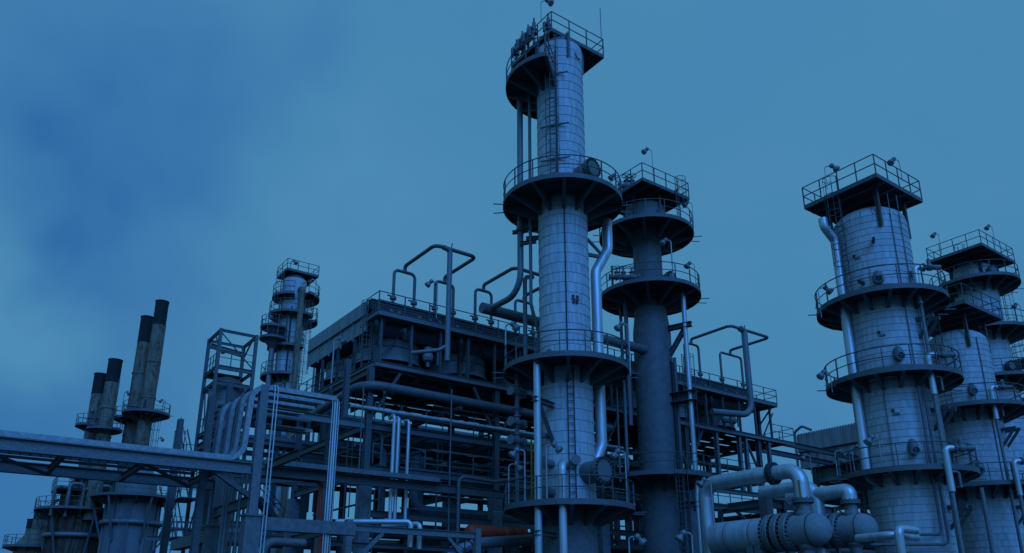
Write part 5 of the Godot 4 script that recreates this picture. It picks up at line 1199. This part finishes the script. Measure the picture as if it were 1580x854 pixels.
# ---------- open steel tower, distant column, second cooler ----------
func far_things() -> void:
	rear_rack()
	var a := far(341, 507, 62.0); var c := onz(396, 518.5, a.z); var b := onx(322.8, 523.4, a.x)
	var dx := c.x - a.x; var dz := b.z - a.z; var h := a.y
	var t := thing("steel_tower", "open steel tower with bare top frame round a dull vessel", "steel tower", Vector3(a.x, 0, a.z))
	for p in [Vector3(0, 0, 0), Vector3(dx, 0, 0), Vector3(0, 0, dz), Vector3(dx, 0, dz)]:
		part("leg", Geo.new().ibeam(p, p + Vector3(0, h, 0), 0.26, 0.26).mesh(), mats.steel, t)
	var ym := far(334, 566, 62).y; var yl := far(332, 590, 62).y
	for y in [h - 0.15, ym, yl, yl - 4.0, yl - 8.0, yl - 12.0]:
		for s in [0.0, 1.0]:
			part("girt", Geo.new().ibeam(Vector3(0.13, y, dz * s), Vector3(dx - 0.13, y, dz * s), 0.22 if y > h - 1 else 0.34, 0.16).mesh(), mats.steel, t)
			part("girt", Geo.new().ibeam(Vector3(dx * s, y, -0.13), Vector3(dx * s, y, dz + 0.13), 0.28, 0.16).mesh(), mats.steel, t)
	part("crane_beam", Geo.new().ibeam(Vector3(0.1, ym + 2.7, dz + 0.3), Vector3(dx - 0.2, ym + 2.4, dz + 0.3), 0.45, 0.2).mesh(), mats.steel, t)
	part("brace", Geo.new().bar(Vector3(0.1, h - 0.4, 0.06), Vector3(dx - 0.1, ym + 0.3, 0.06), 0.1, 0.08).mesh(), mats.steel, t)
	part("brace", Geo.new().bar(Vector3(dx, h - 0.3, dz * 0.4), Vector3(dx, ym + 2.0, dz + 0.1), 0.12, 0.1).mesh(), mats.steel, t)
	part("brace", Geo.new().bar(Vector3(0.0, h - 0.3, dz * 0.4), Vector3(0.0, h - 1.8, 0.1), 0.1, 0.1).mesh(), mats.steel, t)
	part("brace", Geo.new().bar(Vector3(0.1, yl - 3.8, 0.07), Vector3(dx - 0.1, yl + 0.2, 0.07), 0.1, 0.1).mesh(), mats.steel, t)
	part("brace", Geo.new().bar(Vector3(0.1, yl - 8.0, dz * 0.1), Vector3(0.1, yl - 0.2, dz * 0.9), 0.1, 0.1).mesh(), mats.steel, t)
	part("brace", Geo.new().bar(Vector3(0.1, yl - 12.0, dz * 0.9), Vector3(0.1, yl - 8.2, dz * 0.1), 0.1, 0.1).mesh(), mats.steel, t)
	for y in [ym, yl - 4.0, yl - 8.0]:
		var d := sub("deck", t, Vector3(0, y + 0.2, 0))
		part("floor_plate", Geo.new().box(Vector3(dx / 2, 0, dz * 0.86), Vector3(dx - 0.3, 0.06, absf(dz) * 0.26)).mesh(), mats.steel, d)
		part("floor_plate", Geo.new().box(Vector3(dx / 2, 0, dz * 0.1), Vector3(dx - 0.3, 0.06, absf(dz) * 0.18)).mesh(), mats.steel, d)
		guard(d, [Vector3(0.1, 0, dz), Vector3(0.1, 0, 0.1), Vector3(dx, 0, 0.1)], 1.25, 1.0)
	# scaffold landing on its left side
	for y in [yl - 6.5, yl - 9.5, yl - 12.5]:
		var l := sub("side_landing", t, Vector3(-0.8, y, dz * 0.5))
		part("floor_plate", Geo.new().box(Vector3.ZERO, Vector3(1.5, 0.08, 3.4)).mesh(), mats.steel, l)
		guard(l, [Vector3(0.75, 0.05, 1.7), Vector3(-0.75, 0.05, 1.7), Vector3(-0.75, 0.05, -1.7)], 1.1, 0.9)
		for e in [-0.7, -0.1]: part("stair_stringer", Geo.new().bar(Vector3(e, 0, 1.6), Vector3(e, 3.0, -1.6), 0.05, 0.2).mesh(), mats.steel, l)
		part("hand_rail", Geo.new().bar(Vector3(-0.7, 1.0, 1.6), Vector3(-0.7, 4.0, -1.6), 0.05, 0.05).mesh(), mats.rail, l)
	caged_ladder(t, Vector3(-1.5, yl - 14, dz * 0.5), 9.0, Vector3(-0.9, 0, 0.3).normalized(), 1.0, 0.42)
	for k in 5: part("pipe_run", Geo.new().tube(PackedVector3Array([Vector3(-0.3 + k * 0.9, 2, 0.5), Vector3(-0.3 + k * 0.9, yl - 1.0 - k * 1.3, 0.5)]), 0.07 + 0.03 * (k % 2), 7).mesh(), mats.pale_pipe, t)
	var v := thing("dull_vessel", "dull upright vessel standing inside the open steel tower", "vessel", Vector3(a.x + dx / 2, 0, a.z + dz / 2))
	var vy := far(350, 582, 64).y
	part("shell", Geo.new().lathe(Vector3.ZERO, Vector3.UP, [Vector2(1.45, 0), Vector2(1.45, vy - 1.0), Vector2(1.35, vy - 0.6), Vector2(1.0, vy - 0.25), Vector2(0.5, vy - 0.05), Vector2(0, vy)], 30, true).mesh(), mats.pipe, v)
	for k in 4: part("band", Geo.new().lathe(Vector3(0, vy - 2.2 - k * 2.4, 0), Vector3.UP, [Vector2(1.45, 0), Vector2(1.47, 0), Vector2(1.47, 0.06), Vector2(1.45, 0.06)], 30).mesh(), mats.dull, v)
	# distant silver column with many small platforms
	var base := far(440, 600, 78.0)
	t = thing("distant_column", "distant slim silver column with many small platforms left of the cooler", "column", Vector3(base.x, 0, base.z), "process columns")
	var yt := far(455, 428, 78).y
	shell(t, [Vector2(1.2, 0), Vector2(1.2, 26), Vector2(1.2, yt - 0.5), Vector2(0.8, yt), Vector2(0, yt + 0.05)], mats.insulation)
	var ks := [mats.clad0, mats.clad1, mats.clad2, mats.clad3]
	cladding(t, 1.23, 1.0, yt - 0.5, 1.1, 6, ks)
	for k in 9: part("band", Geo.new().lathe(Vector3(0, 5 + k * 3.3, 0), Vector3.UP, [Vector2(1.24, 0), Vector2(1.28, 0), Vector2(1.28, 0.08), Vector2(1.24, 0.08)], 30).mesh(), mats.bolt, t)
	square_platform(t, Vector3(-1.4, yt + 0.3, -1.8), Vector3(2.1, yt + 0.3, 1.2), 1.1, 3)
	round_platform(t, far(470, 460, 78).y, 1.27, 2.7, 5.2, 7.6, 12)
	round_platform(t, far(445, 460, 78).y - 0.2, 1.27, 2.2, 1.9, 4.0, 12)
	round_platform(t, far(448, 490, 78).y, 1.27, 2.4, 0.8, 4.2, 12)
	round_platform(t, far(465, 495, 78).y, 1.27, 2.7, 5.4, 7.0, 12)
	round_platform(t, far(435, 585, 78).y, 1.27, 2.6, 1.8, 5.0, 12)
	round_platform(t, far(440, 592, 78).y - 6, 1.27, 2.4, 1.0, 4.0, 12)
	round_platform(t, far(447, 540, 78).y, 1.27, 2.2, 1.2, 3.6, 12)
	round_platform(t, far(430, 640, 78).y, 1.27, 2.4, 0.8, 4.4, 12)
	caged_ladder(t, Vector3(1.0, 24, 1.4), 8.0, Vector3(0.5, 0, 0.86), 1.0, 0.42)
	caged_ladder(t, Vector3(-1.5, 22, 0.4), 13.0, Vector3(-0.95, 0, 0.3).normalized(), 1.0, 0.42)
	part("conduit", Geo.new().tube(PackedVector3Array([Vector3(-0.6, 3, 1.45), Vector3(-0.6, yt - 4, 1.45)]), 0.08, 6).mesh(), mats.bolt, t)
	var p := far(463, 480, 76.2)
	pipe("rusty_riser", "tan stained pipe climbing the distant slim column", [Vector3(p.x, 4, p.z), Vector3(p.x, far(463, 445, 76.2).y, p.z), Vector3(base.x + 0.4, far(463, 445, 76.2).y + 0.3, base.z)], 0.3, mats.stack, 0.5, "", "pipe", 14)
	p = far(417, 560, 76.0)
	pipe("slim_riser", "pale pipe left of the distant slim column carrying two small platforms", [Vector3(p.x, 6, p.z), Vector3(p.x, far(417, 500, 76).y, p.z)], 0.26, mats.pale_pipe)
	for k in 2:
		var y: float = far(417, [507, 524][k], 76).y
		var sp := thing("small_round_platform", ["upper", "lower"][k] + " small round platform left of the distant slim column", "platform", Vector3(p.x, y, p.z), "small platforms by the distant column")
		part("deck", ring(0.28, 1.35, -0.12, 0.12, 24), mats.steel, sp)
		part("top_rail", Geo.new().tube(arc(1.3, 1.1, 0, TAU, 0.3), 0.035, 6).mesh(), mats.rail, sp)
		part("middle_rail", Geo.new().tube(arc(1.3, 0.6, 0, TAU, 0.3), 0.03, 6).mesh(), mats.rail, sp)
		for i in 8: part("post", post_mesh(1.1), mats.rail, sp, Vector3(cos(i * PI / 4) * 1.3, 0, sin(i * PI / 4) * 1.3))
		part("cone_bracket", Geo.new().lathe(Vector3(0, -1.0, 0), Vector3.UP, [Vector2(0.3, 0), Vector2(0.9, 0.88)], 10).mesh(), mats.steel, sp)
	# clutter of pipes and rails between distant column and cooler
	for k in 6:
		var w := far([482, 489, 497, 503, 508, 514][k], 600, 70.0)
		pipe("standing_pipe", nth(k) + " of the thin pipes standing between distant column and cooler", [Vector3(w.x, 10, w.z), Vector3(w.x, far(490, [548, 556, 545, 560, 552, 566][k], 70).y, w.z)], 0.1, mats.pipe, -1.0, "thin pipes left of the cooler", "pipe", 8)
	var g := thing("back_gantry", "dark gantry deck with rails left of the cooler", "gantry", far(478, 628, 62))
	part("deck", Geo.new().box(Vector3.ZERO, Vector3(5.5, 0.25, 3.0)).mesh(), mats.steel, g)
	guard(g, [Vector3(-2.7, 0.1, -1.5), Vector3(-2.7, 0.1, 1.5), Vector3(2.7, 0.1, 1.5)], 1.25, 1.1)
	for x in [-2.4, 0.0, 2.4]: part("post", Geo.new().ibeam(Vector3(x, -g.position.y, 0), Vector3(x, -0.13, 0), 0.3, 0.3).mesh(), mats.steel, g)
	part("brace", Geo.new().bar(Vector3(-2.4, -5, 0.1), Vector3(0, -0.3, 0.1), 0.14, 0.14).mesh(), mats.steel, g)
	# second cooler bank on the right
	var X := 76.4
	t = thing("air_cooler", "second, smaller looking air cooler bank behind the widest right column", "air cooler", Vector3(X, 16, -51.3), "air cooler banks")
	for k in 5:
		part("upper_side_panel", Geo.new().box(Vector3(-0.05, 3.45, 1.1 + k * 2.2), Vector3(0.08, 1.9, 2.185)).mesh(), mats.panel, t)
		part("lower_side_panel", Geo.new().box(Vector3(0.12, 1.55, 1.1 + k * 2.2), Vector3(0.08, 1.86, 2.185)).mesh(), mats.panel, t)
		part("rib", Geo.new().box(Vector3(0.05, 1.5, 2.2 + k * 2.2), Vector3(0.12, 2.1, 0.1)).mesh(), mats.steel, t)
	part("ledge", Geo.new().box(Vector3(-0.05, 2.47, 5.5), Vector3(0.3, 0.08, 11.0)).mesh(), mats.bolt, t)
	var teeth := Geo.new()
	for k in 34: teeth.box(Vector3(0.1, 4.48, 0.2 + k * 0.32), Vector3(0.16, 0.14, 0.14))
	part("edge_fins", teeth.mesh(), mats.steel, t).set_meta("kind", "stuff")
	part("bundle", Geo.new().box(Vector3(9.2, 3.3, 5.5), Vector3(18, 2.1, 10.9)).mesh(), mats.dark, t)
	part("plenum", Geo.new().box(Vector3(9.3, 1.5, 5.5), Vector3(18, 1.7, 10.7)).mesh(), mats.dark, t)
	for z in [2.8, 8.2]: part("fan_ring", Geo.new().lathe(Vector3(3, 0.65, z), Vector3.DOWN, [Vector2(2.3, 0), Vector2(2.3, 1.2), Vector2(2.5, 1.6), Vector2(2.3, 1.6), Vector2(2.25, 0.4)], 30).mesh(), mats.steel, t)
	part("underdeck", Geo.new().box(Vector3(9.3, -2.6, 5.0), Vector3(18, 0.2, 12)).mesh(), mats.dark, t)
	part("edge_girder", Geo.new().ibeam(Vector3(-0.3, -2.6, -4), Vector3(-0.3, -2.6, 11), 0.4, 0.3).mesh(), mats.beam, t)
	guard(t, [Vector3(-0.3, -2.4, -3.8), Vector3(-0.3, -2.4, 11)], 1.25, 1.4)
	for z in [-3.5, 1.5, 6.5, 10.6]:
		part("leg", Geo.new().ibeam(Vector3(0.4, -16, z), Vector3(0.4, 0.6, z), 0.5, 0.5).mesh(), mats.beam, t)
	for k in 3:
		var y: float = [-4.0, -6.2, -8.0][k]
		part("tie_beam", Geo.new().ibeam(Vector3(0.4, y, -4.0), Vector3(0.4, y, 11), 0.4, 0.3).mesh(), mats.beam, t)
	for k in 6:
		part("lattice_brace", Geo.new().bar(Vector3(0.3, -6.1, -3.5 + k * 2.4), Vector3(0.3, -4.1, -3.5 + (k + 1) * 2.4), 0.14, 0.14).bar(Vector3(0.25, -4.1, -3.5 + k * 2.4), Vector3(0.25, -6.1, -3.5 + (k + 1) * 2.4), 0.14, 0.14).mesh(), mats.beam, t)
	var gp := onx(1226, 668, 76.0)
	pipe("gooseneck", "gooseneck pipe over the far end of the second cooler bank", [Vector3(gp.x, 14, gp.z), gp, onx(1237, 658, 76.0), onx(1252, 664, 76.0)], 0.14, mats.pipe, 0.5)
	# the link girders from the long cooler to the second bank
	for k in 2:
		var l0 := onz([1130, 1150][k], [668, 690][k], -44.5 - k * 3); 
		lone("link_girder", ["upper", "lower"][k] + " dark girder reaching right from the long cooler's frame", "girder", Geo.new().ibeam(Vector3.ZERO, Vector3(24, -0.2, 0), 0.5, 0.3).mesh(), mats.beam, l0)

func rear_rack() -> void:
	var t := thing("rear_rack", "dark steel rack behind the air cooler, seen through its frame", "steel frame", Vector3(16, 0, -58))
	for i in 7:
		for z in [0.0, -5.0]: part("column", Geo.new().ibeam(Vector3(i * 7.5, 0, z), Vector3(i * 7.5, 18.0, z), 0.36, 0.36).mesh(), mats.beam, t)
		for y in [7.0, 11.2, 13.4, 16.0]: part("cross_beam", Geo.new().ibeam(Vector3(i * 7.5, y, -0.2), Vector3(i * 7.5, y, -4.8), 0.4, 0.24).mesh(), mats.beam, t)
	for y in [7.4, 11.6, 13.8, 16.4]:
		for z in [0.0, -5.0]: part("long_beam", Geo.new().ibeam(Vector3(0, y, z), Vector3(45, y, z), 0.4, 0.22).mesh(), mats.beam, t)
	var rr := [0.45, 0.3, 0.55, 0.25, 0.4, 0.6, 0.3, 0.5, 0.35, 0.4, 0.28, 0.5]
	for k in 12:
		var y: float = [6.6, 6.8, 6.9, 12.2, 12.2, 12.4, 14.3, 14.3, 14.6, 16.9, 16.9, 16.9][k]
		pipe("rear_pipe", ["front", "second", "rear"][k % 3] + " dark fat pipe on the %s level of the rack behind the cooler" % ["lowest", "second", "third", "topmost"][k / 3], [Vector3(15.0 + fposmod(k * 3.7, 6.0), y, -58.7 - fposmod(k * 1.37, 3.8)), Vector3(61.0 - fposmod(k * 5.3, 9.0), y, -58.7 - fposmod(k * 1.37, 3.8))], rr[k], mats.pipe, -1.0, "dark fat pipes behind the cooler")
	for k in 4:
		var c := Vector3(23.0 + k * 9.0, [11.9, 12.3, 12.0, 12.6][k], -55.6)
		var d := thing("horizontal_drum", ["leftmost", "second", "third", "rightmost"][k] + " dark horizontal drum behind the cooler's support frame", "drum", c, "drums behind the cooler")
		part("shell", Geo.new().lathe(Vector3(-2.4, 0, 0), Vector3.RIGHT, [Vector2(0, -0.6), Vector2(0.6, -0.45), Vector2(1.0, -0.1), Vector2(1.1, 0.2), Vector2(1.1, 4.6), Vector2(1.0, 4.9), Vector2(0.6, 5.25), Vector2(0, 5.4)], 24, true).mesh(), mats.pipe, d)
		for x in [-1.5, 1.5]: part("leg", Geo.new().ibeam(Vector3(x, -c.y, 0), Vector3(x, -0.9, 0), 0.4, 0.4).mesh(), mats.beam, d)

# ---------- lamps and other small things ----------
func lamp(px: float, py_base: float, py_top: float, d: float, side: float, label: String, r := 0.03) -> void:
	var b := far(px, py_base, d); var h := far(px, py_top, d).y - b.y
	flood_light(b, h, Vector3(0.81 * side, 0, 0.59 * side) + Vector3(-0.2, 0, 0.2), label, r)
func small_things() -> void:
	lamp(835, 34, 3, 41.0, 1, "flood light on the tall silver column's top deck")
	lamp(1009, 284, 232, 52.5, -1, "flood light highest on the dark column's top deck")
	lamp(957, 318, 272, 52.0, -1, "flood light at the left corner of the dark column's top deck")
	lamp(1071, 352, 314, 54.5, -1, "flood light right of the dark column's upper round platform")
	lamp(1075, 452, 408, 54.0, -1, "flood light at the right rim of the dark column's second platform")
	lamp(1039, 430, 372, 50.6, -1, "flood light on pale pole before the dark column's second platform", 0.05)
	lamp(1277, 292, 258, 41.5, 1, "flood light left on the widest clad column's top deck")
	lamp(1393, 280, 248, 44.0, -1, "flood light right on the widest clad column's top deck")
	lamp(1268, 490, 446, 42.6, 1, "flood light at the left rim of the widest column's upper platform")
	lamp(1285, 606, 576, 42.6, -1, "flood light at the left rim of the widest column's middle platform")
	lamp(1361, 714, 676, 39.7, -1, "flood light before the widest column above its lowest platform")
	lamp(1454, 392, 362, 64.5, -1, "flood light left on the farthest right column's deck")
	lamp(1537, 378, 350, 66.0, -1, "flood light right on the farthest right column's deck")
	lamp(1580, 500, 471, 66.0, -1, "flood light at the picture's right edge by the farthest column")
	lamp(780, 578, 502, 41.4, 1, "flood light on pale pole at the middle platform's left rim", 0.045)
	lamp(973, 580, 502, 42.2, -1, "flood light on pale pole at the middle platform's right rim", 0.045)
	lamp(810, 775, 696, 39.6, -1, "taller flood light at the lowest platform's left side", 0.045)
	lamp(785, 788, 718, 41.6, 1, "shorter flood light at the lowest platform's far left rim", 0.045)
	lamp(844, 770, 688, 38.6, 1, "flood light pole before the lowest platform's left pipes", 0.045)
	lamp(968, 778, 698, 40.4, -1, "flood light at the lowest platform's right side", 0.045)
	lamp(673, 492, 436, 49.0, -1, "flood light on pole rising from the cooler walkway", 0.045)
	lamp(511, 592, 524, 48.0, 1, "flood light on pale pole at the cooler's left side", 0.05)
	lamp(1102, 812, 742, 44.0, -1, "flood light right of the dark column's lowest platform", 0.045)
	lamp(972, 870, 830, 38.0, 1, "flood light low before the dark column's foot", 0.045)
	lamp(1071, 880, 824, 38.0, -1, "flood light low under the dark column's lowest platform", 0.045)
	lamp(1253, 732, 704, 60.0, -1, "flood light under the second cooler bank, leftmost", 0.05)
	lamp(1293, 735, 698, 60.0, 1, "flood light under the second cooler bank, middle", 0.05)
	lamp(1320, 735, 690, 60.0, 1, "flood light under the second cooler bank, nearest the widest column", 0.05)
	lamp(103, 762, 740, 95.0, 1, "tiny lamp on the rust stained furnace's rail", 0.05)
	lamp(187, 636, 606, 93.5, 1, "tiny lamp left of the tallest stack's platform", 0.05)
	lamp(252, 640, 618, 95.0, -1, "tiny lamp right of the tallest stack's platform", 0.05)
	lamp(133, 655, 633, 96.0, 1, "tiny lamp left of the shorter stacks' platform", 0.05)
	lamp(242, 690, 677, 93.5, 1, "tiny lamp low beside the tallest stack's ladder", 0.05)
	lamp(408, 512, 488, 76.0, 1, "tiny lamp on the upper small round platform", 0.05)
	lamp(486, 458, 433, 77.0, -1, "tiny lamp right of the distant slim column's top", 0.05)
	lamp(446, 428, 404, 77.5, 1, "tiny lamp on the distant slim column's top deck", 0.05)
	lamp(331, 566, 540, 63.0, 1, "tiny lamp inside the open steel tower's top frame", 0.05)
	var an := far(928, 60, 43.0)
	pipe("lightning_rod", "thin lightning rod at the right corner of the tallest column's deck", [an, Vector3(an.x, far(927, 12, 43).y, an.z)], 0.025, mats.rail, -1.0, "", "rod", 6)
	# instruments and relief valves on the tall column's top deck
	for k in 5:
		var p := far([797, 806, 815, 824, 846][k], [72, 62, 55, 47, 40][k], [43.6, 42.8, 42.2, 41.6, 41.2][k]); p.y = 36.2
		var v := thing("relief_valve", ["leftmost", "second", "third", "fourth", "rightmost"][k] + " of the relief valves crowding the tallest column's top deck", "valve", p, "relief valves on the top deck")
		part("inlet", Geo.new().tube(PackedVector3Array([Vector3.ZERO, Vector3(0, 0.7, 0)]), 0.09, 8).mesh(), mats.dull, v)
		part("body", Geo.new().lathe(Vector3(0, 0.7, 0), Vector3.UP, [Vector2(0.2, 0), Vector2(0.2, 0.08), Vector2(0.13, 0.1), Vector2(0.2, 0.35), Vector2(0.12, 0.5), Vector2(0.12, 0.9), Vector2(0.06, 1.0), Vector2(0.06, 1.25), Vector2(0, 1.26)], 12).mesh(), mats.dull, v)
		part("outlet", Geo.new().tube(bent([Vector3(0, 0.95, 0), Vector3(-0.5, 0.95, 0.2), Vector3(-0.5, 0.2, 0.2)], 0.2), 0.1, 8).mesh(), mats.pipe, v)
	var cab := far(812, 75, 42.0); cab.y = 36.2
	var jb := thing("junction_cabinet", "flat grey cabinet hung on the tallest column's top railing", "cabinet", cab)
	part("case", Geo.new().box(Vector3(0, 0.7, 0), Vector3(0.12, 0.9, 1.5)).mesh(), mats.dull, jb)
	part("door", Geo.new().box(Vector3(-0.075, 0.7, 0), Vector3(0.02, 0.8, 1.36)).mesh(), mats.steel, jb)
	# gear on the dark column's top
	for k in 2:
		var p := far([967, 975][k], [280, 276][k], 53.0); p.y = 31.95
		var v := thing("relief_valve", ["left", "right"][k] + " relief valve behind the railing of the dark column's top deck", "valve", p, "relief valves on the top deck")
		valve_body(v, Vector3(0.8, 0, 0.6), 0.3); v.position.y += 0.6
		part("stub", Geo.new().tube(PackedVector3Array([Vector3(0, -0.62, 0), Vector3(0, -0.1, 0)]), 0.14, 8).mesh(), mats.dull, v)
	# valves on the cooler's lower deck
	for k in 3:
		var p := onz([660, 1130, 1118][k], [560, 640, 632][k], -40.9); p.y = 16.35
		var v := thing("deck_valve", ["bulbous pale valve on the lower deck left of the downcomer", "valve cluster by the right downcomer's foot, right piece", "valve cluster by the right downcomer's foot, left piece"][k], "valve", p, "valves on the lower deck")
		part("body", Geo.new().lathe(Vector3(0, -0.2, 0), Vector3.UP, [Vector2(0.12, 0), Vector2(0.12, 0.3), Vector2(0.3, 0.4), Vector2(0.36, 0.6), Vector2(0.3, 0.85), Vector2(0.18, 0.9), Vector2(0.24, 1.0), Vector2(0.24, 1.25), Vector2(0, 1.35)], 14).mesh(), mats.pale_beam, v)
		part("side_pipe", Geo.new().tube(bent([Vector3(0, 1.05, 0), Vector3(0.7, 1.05, 0), Vector3(0.7, 0, 0)], 0.2), 0.09, 8).mesh(), mats.pipe, v)
